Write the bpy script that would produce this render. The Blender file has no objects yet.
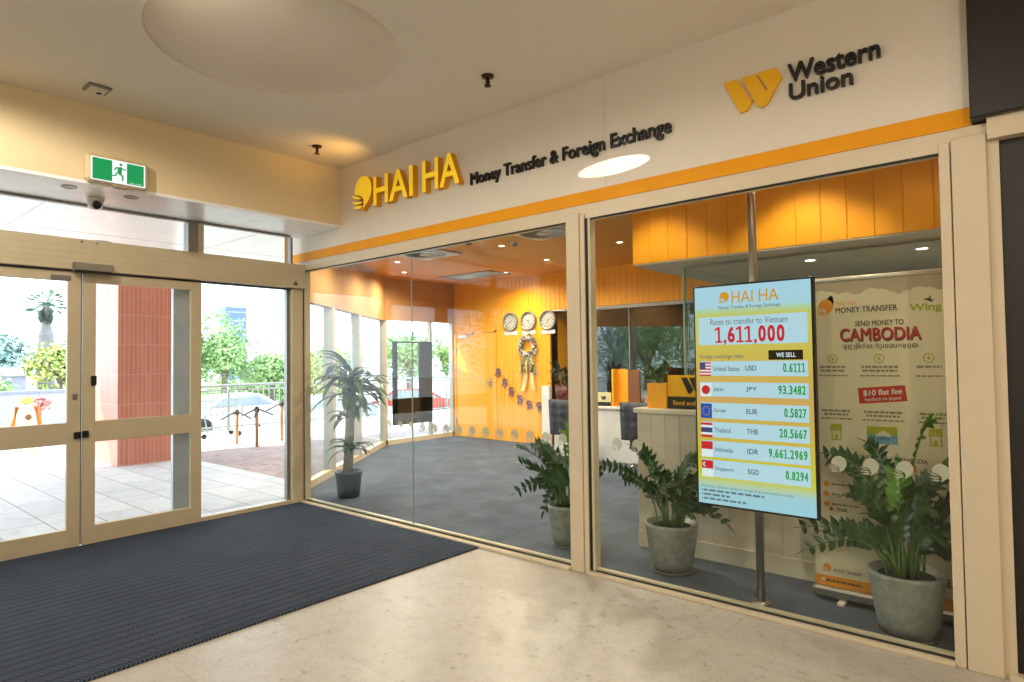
import bpy, math, random
from mathutils import Vector, Matrix
S = bpy.context.scene
COL = S.collection
rnd = random.Random(7)

# ------------------------------------------------------------------ camera
F, YAW, PITCH, ROLL = 630.983, math.radians(40.51864), math.radians(1.68164), math.radians(-0.76385)
CAM = Vector((6.190, -3.716, 1.5))
fw = Vector((-math.sin(YAW)*math.cos(PITCH), math.cos(YAW)*math.cos(PITCH), math.sin(PITCH)))
rt = Vector((math.cos(YAW), math.sin(YAW), 0)); up = rt.cross(fw)
r2 = math.cos(ROLL)*rt + math.sin(ROLL)*up; u2 = -math.sin(ROLL)*rt + math.cos(ROLL)*up
cd = bpy.data.cameras.new('camera'); cam = bpy.data.objects.new('camera', cd); COL.objects.link(cam)
cam.matrix_world = Matrix(((r2.x, u2.x, -fw.x, CAM.x), (r2.y, u2.y, -fw.y, CAM.y), (r2.z, u2.z, -fw.z, CAM.z), (0, 0, 0, 1)))
cd.sensor_width = 36; cd.lens = F/1024*36; cd.clip_start = .05; cd.clip_end = 600
S.camera = cam

# ------------------------------------------------------------------ world, sun, large lights, exposure
def hx(h):
    h = h.lstrip('#'); o = []
    for i in (0, 2, 4):
        c = int(h[i:i+2], 16)/255
        o.append(c/12.92 if c <= .04045 else ((c+.055)/1.055)**2.4)
    return (*o, 1)
W = bpy.data.worlds.new('world'); S.world = W; W.use_nodes = True
bg = W.node_tree.nodes['Background']; bg.inputs[0].default_value = (.72, .86, 1, 1); bg.inputs[1].default_value = 3.3
S.view_settings.view_transform = 'Standard'; S.view_settings.look = 'None'
S.view_settings.exposure = .6; S.view_settings.gamma = 1; S.view_settings.use_curve_mapping = False
S.cycles.transparent_max_bounces = 24; S.cycles.max_bounces = 10; S.cycles.diffuse_bounces = 5
S.cycles.sample_clamp_indirect = 4

def light(name, kind, loc, target, energy, col, **kw):
    l = bpy.data.lights.new(name, kind); o = bpy.data.objects.new(name, l); COL.objects.link(o)
    o.location = loc
    o.rotation_euler = (Vector(target)-Vector(loc)).to_track_quat('-Z', 'Y').to_euler()
    l.energy = energy; l.color = col
    for k, v in kw.items(): setattr(l, k, v)
    return o
light('sun', 'SUN', (-20, -14, 30), (-4, 4, 0), 5.5, (1, .95, .86), angle=.01)
MALL = (1, .895, .75)
for x, y, e in ((1.9, -3.4, 74), (3.4, -2.5, 27), (4.8, -2.2, 4), (5.2, -3.45, 42), (7.4, -9.0, 130), (10, -7, 90)):
    light('mall_downlight_beam', 'SPOT', (x, y, 3.42), (x, y, 0), e, MALL, spot_size=math.radians(176), spot_blend=.25, shadow_soft_size=.03)
for x, y, e in ((7.9, -5.0, 105), (8.6, -2.6, 14)):
    light('mall_fill_point', 'POINT', (x, y, 2.75), (x, y, 0), e, MALL, shadow_soft_size=.12)  # added fill points without fixtures, out of view, lifting ceiling and fascia
light('recess_fill', 'SPOT', (3.1, -2.75, 3.1), (2.72, -2.02, 3.49), 12, (1, .9, .75), spot_size=math.radians(75), spot_blend=1, shadow_soft_size=.05)  # added upward spot in mid-air that brightens the round recess
light('corner_bounce_fill', 'SPOT', (1.4, -.34, 3.08), (1.2, -.44, 3.46), 4.2, (1, .55, .12), spot_size=math.radians(120), spot_blend=1, shadow_soft_size=.05)  # added uplight imitating orange bounce from the lettering onto the ceiling
DOWN = [(.72, 2.5), (.43, 3.85), (-.92, 4.45), (-1.3, 2.4), (1.98, 3.38), (1.9, 1.2), (-.3, 1.2), (-2.1, 3.2)]
for x, y in DOWN:
    light('shop_downlight_beam', 'SPOT', (x, y, 2.965), (x, y, 0), 95, (1, .88, .70), spot_size=math.radians(165), spot_blend=.8, shadow_soft_size=.05)
for x, y, e in ((3.85, .42, 24), (4.95, .42, 34), (5.6, .42, 4)):
    light('window_downlight_beam', 'SPOT', (x, y, 2.965), (x, y+.12, 0), e, (1, .84, .6), spot_size=math.radians(100), spot_blend=.5, shadow_soft_size=.04)
for x, y in ((4.765, 1.575), (5.512, 1.575)):
    light('counter_downlight_beam', 'SPOT', (x, y, 2.235), (x, y, 0), 20, (1, .88, .7), spot_size=math.radians(140), spot_blend=.8, shadow_soft_size=.05)
# added narrow beam; its oval on the fascia stands in for a mirrored ceiling light
light('fascia_oval_fill', 'SPOT', (7.55, -.72, 2.80), (3.96, 0, 2.812), 2600, (1, .95, .86), spot_size=math.radians(1.75), spot_blend=.06, shadow_soft_size=.002)

# ------------------------------------------------------------------ materials
MATS = {}
def newmat(name):
    m = bpy.data.materials.new(name); m.use_nodes = True
    nt = m.node_tree; return m, nt, nt.nodes['Principled BSDF']
def ramp(nt, fac, stops):
    r = nt.nodes.new('ShaderNodeValToRGB'); el = r.color_ramp.elements
    while len(el) < len(stops): el.new(.5)
    for e, (p, c) in zip(el, stops): e.position = p; e.color = c
    nt.links.new(fac, r.inputs[0]); return r.outputs[0]
def math_n(nt, op, a, b=None):
    n = nt.nodes.new('ShaderNodeMath'); n.operation = op
    for i, v in enumerate((a, b)):
        if v is None: continue
        if isinstance(v, (int, float)): n.inputs[i].default_value = v
        else: nt.links.new(v, n.inputs[i])
    return n.outputs[0]
def coords(nt):
    t = nt.nodes.new('ShaderNodeTexCoord'); s = nt.nodes.new('ShaderNodeSeparateXYZ')
    nt.links.new(t.outputs['Object'], s.inputs[0]); return t.outputs['Object'], s.outputs
def noise(nt, vec, scale, detail=3, rough=.55):
    n = nt.nodes.new('ShaderNodeTexNoise'); n.inputs['Scale'].default_value = scale
    n.inputs['Detail'].default_value = detail; n.inputs['Roughness'].default_value = rough
    nt.links.new(vec, n.inputs['Vector']); return n.outputs['Fac']
def bump(nt, b, h, strength=.3, dist=.01):
    n = nt.nodes.new('ShaderNodeBump'); n.inputs['Strength'].default_value = strength; n.inputs['Distance'].default_value = dist
    nt.links.new(h, n.inputs['Height']); nt.links.new(n.outputs[0], b.inputs['Normal'])
def sc(c, k): return tuple(min(1, x*k) for x in c[:3]) + (1,)
def pm(name, col, rough=.5, metal=0, var=.06, scale=6, coat=0, spec=.5, bmp=0):
    """plain surface with a faint procedural unevenness"""
    if name in MATS: return MATS[name]
    m, nt, b = newmat(name); c = hx(col) if isinstance(col, str) else (*col[:3], 1)
    v, _ = coords(nt); f = noise(nt, v, scale)
    nt.links.new(ramp(nt, f, [(.3, sc(c, 1-var)), (.7, sc(c, 1+var))]), b.inputs['Base Color'])
    b.inputs['Roughness'].default_value = rough; b.inputs['Metallic'].default_value = metal
    b.inputs['Specular IOR Level'].default_value = spec
    if coat: b.inputs['Coat Weight'].default_value = coat; b.inputs['Coat Roughness'].default_value = .03
    if bmp: bump(nt, b, noise(nt, v, scale*12), bmp, .004)
    MATS[name] = m; return m
def em(name, col, strength=1):
    """lit screen or lamp surface"""
    if name in MATS: return MATS[name]
    m, nt, b = newmat(name); c = hx(col)
    b.inputs['Base Color'].default_value = (.01, .01, .01, 1); b.inputs['Roughness'].default_value = .25
    b.inputs['Emission Color'].default_value = c; b.inputs['Emission Strength'].default_value = strength
    MATS[name] = m; return m
def glass(name, tint=(.94, .97, .96), f0=.02):
    m = bpy.data.materials.new(name); m.use_nodes = True; nt = m.node_tree; nt.nodes.clear()
    out = nt.nodes.new('ShaderNodeOutputMaterial'); mx = nt.nodes.new('ShaderNodeMixShader')
    tr = nt.nodes.new('ShaderNodeBsdfTransparent'); gl = nt.nodes.new('ShaderNodeBsdfGlossy')
    tr.inputs[0].default_value = (*tint, 1); gl.inputs['Roughness'].default_value = 0; gl.inputs['Color'].default_value = (1, 1, 1, 1)
    lw = nt.nodes.new('ShaderNodeLayerWeight'); lw.inputs[0].default_value = .5
    p = math_n(nt, 'POWER', lw.outputs['Facing'], 5.7)
    f = math_n(nt, 'ADD', math_n(nt, 'MULTIPLY', p, 1-f0), f0)
    nt.links.new(f, mx.inputs[0]); nt.links.new(tr.outputs[0], mx.inputs[1]); nt.links.new(gl.outputs[0], mx.inputs[2])
    nt.links.new(mx.outputs[0], out.inputs[0]); MATS[name] = m; return m

M_glass = glass('clear_glass'); M_dglass = glass('door_glass', (.97, .985, .98), .02)
M_pglass = glass('partition_glass', (.62, .64, .62), .07)
M_white = pm('white_paint', '#d9cdb9', .45); M_ceil = pm('ceiling_paint', '#e8decd', .7, spec=.2, var=.012)
M_bulk = pm('bulkhead_paint', '#e6d2a8', .7, var=.012); M_soffit = pm('soffit_panel', '#faf8f5', .3)
M_fascia = pm('fascia_gloss', '#e2d8c6', .45, var=.02); M_stripe = pm('amber_stripe', '#f0a008', .5, spec=.2, var=.03)
M_frame = pm('cream_powdercoat', '#d6c6a8', .4, var=.03); M_alu = pm('champagne_aluminium', '#c8b898', .42, 0, var=.04, scale=3)
M_grey = pm('grey_metal', '#8f8d88', .35, .7); M_steel = pm('brushed_steel', '#b9b5ac', .3, .95, scale=30)
M_black = pm('black_plastic', '#17130f', .4); M_dark = pm('near_black_panel', '#211c17', .45); M_rubber = pm('black_gasket', '#15140f', .6)
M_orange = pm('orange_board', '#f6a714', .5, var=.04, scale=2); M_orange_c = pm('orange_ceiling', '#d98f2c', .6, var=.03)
M_odoor = pm('orange_door', '#f2ac30', .42, var=.03); M_tan = pm('tan_lining', '#b98a57', .55)
M_cream = pm('cream_counter', '#d9ceb7', .5); M_greywall = pm('office_grey', '#8c8375', .7); M_gceil = pm('grey_lining', '#c2bcae', .7)
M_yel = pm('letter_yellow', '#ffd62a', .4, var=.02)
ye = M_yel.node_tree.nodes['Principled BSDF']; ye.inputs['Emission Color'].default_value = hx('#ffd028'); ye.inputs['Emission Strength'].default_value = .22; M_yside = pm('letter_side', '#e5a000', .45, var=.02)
M_wu = pm('logo_yellow', '#f3b60c', .35, var=.02); M_blk = pm('letter_black', '#0c0a08', .4, var=.02)
M_leaf = pm('zz_leaf', '#2c4a1c', .3, var=.35, scale=9); M_leafl = pm('new_leaf', '#5d8a24', .35, var=.25, scale=9)
M_stem = pm('stem_green', '#4d6a2c', .5, var=.2); M_soil = pm('dark_soil', '#2a1c12', .95, var=.4, scale=60, bmp=.6)
M_pot = pm('glazed_grey_pot', '#85877d', .4, var=.22, scale=22, coat=.2); M_dpot = pm('dark_plastic_pot', '#3f4a54', .45)
M_sauc = pm('saucer_clay', '#7b7465', .6); M_trunk = pm('cane_trunk', '#8f887c', .8, var=.25, scale=25, bmp=.4)
M_ban = pm('banner_print', '#dfd1ad', .5, var=.015); M_bantxt = pm('banner_charcoal', '#4b4132', .6); M_bangrey = pm('banner_grey', '#8e8269', .6)
M_banred = pm('banner_red', '#b63519', .55); M_banor = pm('banner_orange', '#dd8b1c', .55); M_bangrn = pm('banner_green', '#a9a81e', .55); M_banblu = pm('banner_blue', '#6f9db0', .55)
M_cloud = pm('banner_cloud', '#b9a587', .55); M_navy = pm('letter_shadow_navy', '#33343f', .6)
M_frost = pm('frosted_vinyl', '#c3c7b0', .7, var=.05)
M_frost.node_tree.nodes['Principled BSDF'].inputs['Alpha'].default_value = .62
M_tuft = pm('dark_leather', '#2f3138', .45, var=.1); M_wh = pm('white_laminate', '#dedad4', .4); M_chrome = pm('chrome', '#d0d0d0', .12, 1)
M_terra = None

# stone floor tiles
def tile_mat(name, c1, c2, joint, size, row, rough, var_scale=5, mortar=.006, offset=.5, bmp=.05, flakes=False):
    m, nt, b = newmat(name); v, o = coords(nt)
    br = nt.nodes.new('ShaderNodeTexBrick'); nt.links.new(v, br.inputs['Vector'])
    br.inputs['Scale'].default_value = 1; br.inputs['Brick Width'].default_value = size; br.inputs['Row Height'].default_value = row
    br.inputs['Mortar Size'].default_value = mortar; br.inputs['Mortar Smooth'].default_value = .3; br.offset = offset
    br.inputs['Color1'].default_value = hx(c1); br.inputs['Color2'].default_value = hx(c2); br.inputs['Mortar'].default_value = hx(joint)
    n1 = noise(nt, v, var_scale, 8, .7); n2 = noise(nt, v, var_scale*7, 4, .6)
    mx = nt.nodes.new('ShaderNodeMix'); mx.data_type = 'RGBA'; mx.blend_type = 'MULTIPLY'; mx.inputs['Factor'].default_value = 1
    nt.links.new(br.outputs['Color'], mx.inputs['A'])
    nt.links.new(ramp(nt, math_n(nt, 'ADD', math_n(nt, 'MULTIPLY', n1, .7), math_n(nt, 'MULTIPLY', n2, .3)), [(.36, (.80, .79, .76, 1)), (.47, (.94, .935, .92, 1)), (.56, (1, 1, 1, 1)), (.7, (.95, .95, .95, 1))]), mx.inputs['B'])
    res = mx.outputs['Result']
    if flakes:      # small fossil flecks scattered in the stone
        for vs_, lo, hi, c in ((9, .055, .085, (.72, .70, .67, 1)), (26, .10, .16, (.84, .82, .79, 1))):
            wv = nt.nodes.new('ShaderNodeTexVoronoi'); wv.inputs['Scale'].default_value = vs_
            dv = nt.nodes.new('ShaderNodeTexNoise'); dv.inputs['Scale'].default_value = vs_*2; nt.links.new(v, dv.inputs['Vector'])
            mv = nt.nodes.new('ShaderNodeMix'); mv.data_type = 'RGBA'; mv.inputs['Factor'].default_value = .12; nt.links.new(v, mv.inputs['A']); nt.links.new(dv.outputs['Color'], mv.inputs['B'])
            nt.links.new(mv.outputs['Result'], wv.inputs['Vector'])
            m2 = nt.nodes.new('ShaderNodeMix'); m2.data_type = 'RGBA'; m2.blend_type = 'MULTIPLY'; m2.inputs['Factor'].default_value = 1
            nt.links.new(res, m2.inputs['A']); nt.links.new(ramp(nt, wv.outputs['Distance'], [(lo*2, c), (hi*2.4, (1, 1, 1, 1))]), m2.inputs['B']); res = m2.outputs['Result']
    nt.links.new(res, b.inputs['Base Color']); b.inputs['Roughness'].default_value = rough
    bump(nt, b, br.outputs['Fac'], -bmp, .004); MATS[name] = m; return m
M_floor = tile_mat('limestone_tile', '#c6c0b6', '#c0b9ae', '#b3aa9b', 1.2, .6, .36, var_scale=8, mortar=.003, flakes=True)
M_paver = tile_mat('grey_paver', '#d3d3d6', '#c6c7cc', '#8c8c92', .8, .4, .7, mortar=.008)
M_brick = tile_mat('purple_brick', '#ab9493', '#93807f', '#bdb2ae', .22, .11, .85, mortar=.008)
M_conc = tile_mat('pale_concrete', '#ded8cc', '#d6d0c4', '#bdb7aa', 3, 3, .9, mortar=.02)
M_lane = pm('asphalt', '#a9a8a8', .9, var=.1)
# terracotta tiled column: vertical kit-kat tiles
def column_mat():
    m, nt, b = newmat('terracotta_tiles'); v, o = coords(nt)
    u = math_n(nt, 'ADD', o[0], o[1]); cmb = nt.nodes.new('ShaderNodeCombineXYZ')
    nt.links.new(o[2], cmb.inputs[0]); nt.links.new(u, cmb.inputs[1])
    br = nt.nodes.new('ShaderNodeTexBrick'); nt.links.new(cmb.outputs[0], br.inputs['Vector']); br.offset = 0
    br.inputs['Scale'].default_value = 1; br.inputs['Brick Width'].default_value = .45; br.inputs['Row Height'].default_value = .06
    br.inputs['Mortar Size'].default_value = .004; br.inputs['Color1'].default_value = hx('#cf8570'); br.inputs['Color2'].default_value = hx('#c67a64'); br.inputs['Mortar'].default_value = hx('#d9a795')
    nt.links.new(br.outputs['Color'], b.inputs['Base Color']); b.inputs['Roughness'].default_value = .35; return m
M_terra = column_mat()
# entrance mat: rows of slanted ribs, slant alternating row by row
def mat_mat():
    m, nt, b = newmat('ribbed_mat'); v, o = coords(nt)
    row = math_n(nt, 'DIVIDE', o[0], .085); fl = math_n(nt, 'FLOOR', row); fr = math_n(nt, 'FRACT', row)
    sgn = math_n(nt, 'SUBTRACT', math_n(nt, 'MULTIPLY', math_n(nt, 'MODULO', math_n(nt, 'ABSOLUTE', fl), 2), 2), 1)
    s = math_n(nt, 'ADD', o[1], math_n(nt, 'MULTIPLY', math_n(nt, 'MULTIPLY', sgn, o[0]), 1.0))
    w = math_n(nt, 'ADD', math_n(nt, 'MULTIPLY', math_n(nt, 'SINE', math_n(nt, 'MULTIPLY', s, 2*math.pi/.021)), .5), .5)
    edge = math_n(nt, 'GREATER_THAN', fr, .1)
    h = math_n(nt, 'MULTIPLY', w, edge)
    n1 = noise(nt, v, 3, 4); n2 = noise(nt, v, 120, 2)
    f = math_n(nt, 'MULTIPLY', h, math_n(nt, 'ADD', math_n(nt, 'MULTIPLY', n2, .8), .5))
    f = math_n(nt, 'ADD', f, math_n(nt, 'MULTIPLY', n1, .25))
    nt.links.new(ramp(nt, f, [(.12, hx('#14171f')), (.5, hx('#333a49')), (1, hx('#5a6576'))]), b.inputs['Base Color'])
    b.inputs['Roughness'].default_value = .9; b.inputs['Specular IOR Level'].default_value = .15
    bump(nt, b, h, .5, .006); return m
M_mat = mat_mat()
def carpet_mat():
    m, nt, b = newmat('grey_carpet'); v, o = coords(nt)
    n1 = noise(nt, v, 2.2, 6, .65); n2 = noise(nt, v, 90, 2)
    f = math_n(nt, 'ADD', math_n(nt, 'MULTIPLY', n1, .75), math_n(nt, 'MULTIPLY', n2, .25))
    nt.links.new(ramp(nt, f, [(.35, hx('#3f4651')), (.55, hx('#525b68')), (.7, hx('#656e7b'))]), b.inputs['Base Color'])
    b.inputs['Roughness'].default_value = .9; bump(nt, b, n2, .3, .003); return m
M_carpet = carpet_mat()
def leafmat(name, c, c2):
    m, nt, b = newmat(name); v, o = coords(nt); f = noise(nt, v, 1.4, 5, .7)
    nt.links.new(ramp(nt, f, [(.35, hx(c)), (.65, hx(c2))]), b.inputs['Base Color']); b.inputs['Roughness'].default_value = .6
    b.inputs['Subsurface Weight'].default_value = 0; MATS[name] = m; return m
M_t1 = leafmat('tree_leaf', '#74a05f', '#bcd48d'); M_t2 = leafmat('tree_leaf_haze', '#7f9f9a', '#a9bfb4'); M_t3 = leafmat('hedge_leaf', '#7f9a52', '#c9c96a')  # distant haze is lightened into both tree leaf colours
M_bark = pm('tree_bark', '#7d7266', .9, var=.2)

# ------------------------------------------------------------------ mesh builder
class MB:
    def __init__(s): s.v = []; s.f = []; s.mi = []; s.m = []; s.sm = []
    def idx(s, m):
        if m not in s.m: s.m.append(m)
        return s.m.index(m)
    def add(s, vs, fs, m, smooth=False):
        b = len(s.v); s.v += [tuple(p) for p in vs]; i = s.idx(m)
        for f in fs: s.f.append([b+k for k in f]); s.mi.append(i); s.sm.append(smooth)
        return s
    def box(s, x0, x1, y0, y1, z0, z1, m, bev=0):
        if bev <= 0:
            vs = [(x, y, z) for x in (x0, x1) for y in (y0, y1) for z in (z0, z1)]
            return s.add(vs, [(0, 1, 3, 2), (4, 6, 7, 5), (0, 4, 5, 1), (2, 3, 7, 6), (0, 2, 6, 4), (1, 5, 7, 3)], m)
        c = ((x0+x1)/2, (y0+y1)/2, (z0+z1)/2); h = ((x1-x0)/2, (y1-y0)/2, (z1-z0)/2)
        b = min(bev, min(h)*.9); vs = []; ix = {}
        for sx in (-1, 1):
            for sy in (-1, 1):
                for sz in (-1, 1):
                    for a in range(3):
                        p = [c[k]+(sx, sy, sz)[k]*(h[k] if k == a else h[k]-b) for k in range(3)]
                        ix[(sx, sy, sz, a)] = len(vs); vs.append(p)
        fs = []
        for a in range(3):
            o = [k for k in range(3) if k != a]
            for sg in (-1, 1):
                q = []
                for (i, j) in ((-1, -1), (1, -1), (1, 1), (-1, 1)):
                    k = [0, 0, 0]; k[a] = sg; k[o[0]] = i; k[o[1]] = j; q.append(ix[(*k, a)])
                fs.append(q)
        for a in range(3):
            o = [k for k in range(3) if k != a]
            for i in (-1, 1):
                for j in (-1, 1):
                    q = []
                    for (sg, w) in ((-1, 0), (1, 0), (1, 1), (-1, 1)):
                        k = [0, 0, 0]; k[a] = sg; k[o[0]] = i; k[o[1]] = j; q.append(ix[(*k, o[w])])
                    fs.append(q)
        for sx in (-1, 1):
            for sy in (-1, 1):
                for sz in (-1, 1): fs.append([ix[(sx, sy, sz, a)] for a in range(3)])
        return s.add(vs, fs, m)
    def lathe(s, prof, m, c=(0, 0, 0), n=28, smooth=True, axis='z'):
        vs = []; fs = []; k = len(prof)
        for i in range(n):
            a = 2*math.pi*i/n
            for r, z in prof:
                p = (r*math.cos(a), r*math.sin(a), z)
                if axis == 'y': p = (p[0], -p[2], p[1])
                if axis == 'x': p = (p[2], p[0], p[1])
                vs.append((c[0]+p[0], c[1]+p[1], c[2]+p[2]))
        for i in range(n):
            for j in range(k-1):
                a, b = i*k+j, ((i+1) % n)*k+j; fs.append((a, b, b+1, a+1))
        return s.add(vs, fs, m, smooth)
    def tube(s, path, r, m, n=8, smooth=True, cap=True):
        P = [Vector(p) for p in path]; R = r if isinstance(r, (list, tuple)) else [r]*len(P)
        vs = []; fs = []; ref = Vector((0, 0, 1))
        for i, p in enumerate(P):
            t = (P[min(i+1, len(P)-1)]-P[max(i-1, 0)]).normalized()
            a = t.cross(ref)
            if a.length < .1: a = t.cross(Vector((1, 0, 0)))
            a.normalize(); b = t.cross(a)
            for k in range(n):
                g = 2*math.pi*k/n; vs.append(p+(a*math.cos(g)+b*math.sin(g))*R[i])
        for i in range(len(P)-1):
            for k in range(n): fs.append((i*n+k, i*n+(k+1) % n, (i+1)*n+(k+1) % n, (i+1)*n+k))
        if cap: fs.append(list(range(n))[::-1]); fs.append([(len(P)-1)*n+k for k in range(n)])
        return s.add(vs, fs, m, smooth)
    def prism(s, poly, d0, d1, m, plane='xz', side=None):
        """poly in (right, up); plane xz: depth along y; yz: depth along x"""
        n = len(poly)
        def P(a, b, d): return (a, d, b) if plane == 'xz' else (d, a, b) if plane == 'yz' else (a, b, d)
        vs = [P(a, b, d0) for a, b in poly]+[P(a, b, d1) for a, b in poly]
        s.add(vs, [list(range(n)), [n+i for i in range(n)][::-1]], m)
        s.add(vs, [(i, (i+1) % n, n+(i+1) % n, n+i) for i in range(n)], side or m); return s
    def build(s, name, parent=None, bevel=0):
        me = bpy.data.meshes.new(name); me.from_pydata(s.v, [], s.f)
        for m in s.m: me.materials.append(m)
        me.polygons.foreach_set('material_index', s.mi); me.polygons.foreach_set('use_smooth', s.sm)
        import bmesh
        bm = bmesh.new(); bm.from_mesh(me); bmesh.ops.recalc_face_normals(bm, faces=bm.faces); bm.to_mesh(me); bm.free()
        me.update(); o = bpy.data.objects.new(name, me); COL.objects.link(o)
        if parent: o.parent = parent; o.matrix_parent_inverse = Matrix.Translation(-Vector(parent.location)) if parent.type == 'EMPTY' else Matrix()
        if bevel:
            md = o.modifiers.new('bevel', 'BEVEL'); md.width = bevel; md.segments = 2; md.limit_method = 'ANGLE'
        return o
def tag(o, label, cat, group=None, kind=None):
    if label: o['label'] = label
    if cat: o['category'] = cat
    if group: o['group'] = group
    if kind: o['kind'] = kind
    return o
def thing(name, label, cat, loc, group=None, kind=None):
    o = bpy.data.objects.new(name, None); COL.objects.link(o); o.location = loc; o.empty_display_size = .1
    return tag(o, label, cat, group, kind)
def structure(o, label=None, cat=None): return tag(o, label, cat, None, 'structure')
def copy_tree(o, off, label=None):
    c = o.copy(); COL.objects.link(c); c.location = Vector(o.location)+Vector(off)
    if label: c['label'] = label
    for ch in o.children:
        d = ch.copy(); COL.objects.link(d); d.parent = c; d.matrix_parent_inverse = ch.matrix_parent_inverse.copy()
        for g in ch.children:
            e = g.copy(); COL.objects.link(e); e.parent = d
    return c
# text, as mesh faces fitted to a box on a plane
def text_geo(body, bold=0.0, depth=0.0, size=1, space=1.0):
    cu = bpy.data.curves.new('lettering', 'FONT'); cu.body = body; cu.size = size; cu.offset = bold; cu.extrude = depth
    cu.resolution_u = 3; cu.space_character = space; cu.fill_mode = 'BOTH'
    ob = bpy.data.objects.new('lettering', cu); COL.objects.link(ob)
    dg = bpy.context.evaluated_depsgraph_get(); dg.update()
    me = bpy.data.meshes.new_from_object(ob.evaluated_get(dg))
    vs = [v.co.copy() for v in me.vertices]; fs = [list(p.vertices) for p in me.polygons]
    bpy.data.objects.remove(ob); bpy.data.meshes.remove(me); bpy.data.curves.remove(cu)
    return vs, fs
def put_text(mb, body, x0, x1, z0, z1, y, m, bold=.0, depth=0, plane='xz', height_only=False, side=None, space=1.0):
    """letters drawn in the box x0-x1, z0-z1; depth sticks out toward the viewer (-y, or +x on the yz plane)"""
    vs, fs = text_geo(body, 0, .5 if depth else 0, space=space)
    if not vs: return
    ax, bx = min(v.x for v in vs), max(v.x for v in vs); ay, by = min(v.y for v in vs), max(v.y for v in vs)
    q = bold*(z1-z0); kz = (z1-z0-2*q)/(by-ay); kx = kz if height_only else (x1-x0-2*q)/(bx-ax)
    for sx, sz in (((-1, -.95), (1, .93), (-.93, 1), (.95, -1), (.03, .02)) if bold else ((0, 0),)):
        out = []; e = .00002*(sx+2*sz) if bold else 0
        for v in vs:
            X = x0+q+(v.x-ax)*kx+sx*q; Z = z0+q+(v.y-ay)*kz+sz*q; d = (v.z+.5)*depth if depth else 0
            out.append((X, y-d+e, Z) if plane == 'xz' else (y+d-e, X, Z))
        if depth and side:
            ff = [f for f in fs if all(vs[k].z > .49 for k in f)]; sf = [f for f in fs if not all(vs[k].z > .49 for k in f)]
            mb.add(out, ff, m); mb.add(out, sf, side)
        else: mb.add(out, fs, m)
def put_number(mb, body, x0, x1, z0, z1, y, m, bold=.03):
    """tabular figures; the 1 is drawn with its flag"""
    w = [1 if c.isdigit() else .5 for c in body]; u = (x1-x0)/sum(w); x = x0; h = z1-z0
    for c, wi in zip(body, w):
        a, b = x+u*wi*.08, x+u*wi*.92
        if c == '1':
            st = h*.135; cx = a+(b-a)*.55
            mb.prism([(cx-st/2, z0), (cx+st/2, z0), (cx+st/2, z1), (cx-st/2, z1)], y, y-.0001, m)
            mb.prism([(cx-st/2, z1), (cx-st/2, z1-st*1.1), (cx-st*2.0, z1-st*1.9), (cx-st*2.0, z1-st*.9)], y, y-.0001, m)
            mb.prism([(a, z0), (b, z0), (b, z0+st*.8), (a, z0+st*.8)], y, y-.0001, m)
        elif c in ',.':
            r = h*.085; cx = (a+b)/2
            mb.prism([(cx-r, z0), (cx+r, z0), (cx+r, z0+2*r), (cx-r, z0+2*r)], y, y-.0001, m)
            if c == ',': mb.prism([(cx-r*.1, z0+.002*0), (cx+r, z0), (cx-r*.3, z0-h*.16), (cx-r*.9, z0-h*.16)], y, y-.0001, m)
        else: put_text(mb, c, a, b, z0, z1, y, m, bold)
        x += u*wi
def rect(mb, x0, x1, z0, z1, y, m, plane='xz'):
    P = [(x0, z0), (x1, z0), (x1, z1), (x0, z1)]
    mb.add([(a, y, b) if plane == 'xz' else (y, a, b) for a, b in P], [(0, 1, 2, 3)], m)
def disc(mb, cx, cz, r, y, m, n=24, plane='xz'):
    mb.add([(cx+r*math.cos(2*math.pi*i/n), y, cz+r*math.sin(2*math.pi*i/n)) if plane == 'xz' else (y, cx+r*math.cos(2*math.pi*i/n), cz+r*math.sin(2*math.pi*i/n)) for i in range(n)], [list(range(n))], m)
def emblem_polys():
    body = []
    for i in range(25):
        a = math.radians(-62+i*(250/24)); body.append((.12+.80*math.cos(a), .16+.84*math.sin(a)))
    def q(p0, p1, p2, n=8): return [((1-t)**2*p0[0]+2*t*(1-t)*p1[0]+t*t*p2[0], (1-t)**2*p0[1]+2*t*(1-t)*p1[1]+t*t*p2[1]) for t in [i/n for i in range(n+1)]]
    body += q((-.67, .02), (.05, -.05), (.16, -.42))[0:] + q((.16, -.42), (.2, -.75), (.02, -1.0))[1:]
    fins = []
    for a, c1, b, c2 in (((-1, .02), (-.45, -.08), (.0, -.30), (-.55, -.36)), ((-1, -.36), (-.4, -.38), (.06, -.52), (-.5, -.70)), ((-.85, -.72), (-.3, -.62), (.06, -.70), (-.3, -.98))):
        fins.append(q(a, c1, b)+q(b, c2, a)[1:-1])
    return body, fins
EB, EF = emblem_polys()
def emblem(mb, cx, cz, r, y, m, depth=.0004, side=None, plane='xz'):
    for p in [EB]+EF: mb.prism([(cx+a*r, cz+b*r) for a, b in p], y, y-depth if plane == 'xz' else y+depth, m, plane, side)
def wlogo(mb, x0, z0, w, y, m, depth=.0004, side=None):
    A = [(4.734, 3.146), (4.815, 3.146), (4.901, 2.992), (4.872, 2.945), (4.829, 2.942)]
    B = [(4.843, 3.146), (4.923, 3.146), (4.985, 3.034), (4.998, 3.034), (4.952, 3.146), (5.043, 3.146), (5.071, 3.085), (4.985, 2.952), (4.958, 2.94), (4.931, 2.954)]
    B = [(4.843, 3.146), (4.923, 3.146), (4.985, 3.030), (4.994, 3.036), (4.936, 3.146), (5.043, 3.146), (5.071, 3.085), (4.990, 2.956), (4.958, 2.94), (4.931, 2.954)]
    k = w/.337
    for p in (A, B): mb.prism([(x0+(a-4.734)*k, z0+(b-2.94)*k) for a, b in p], y, y-depth, m, 'xz', side)
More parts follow.
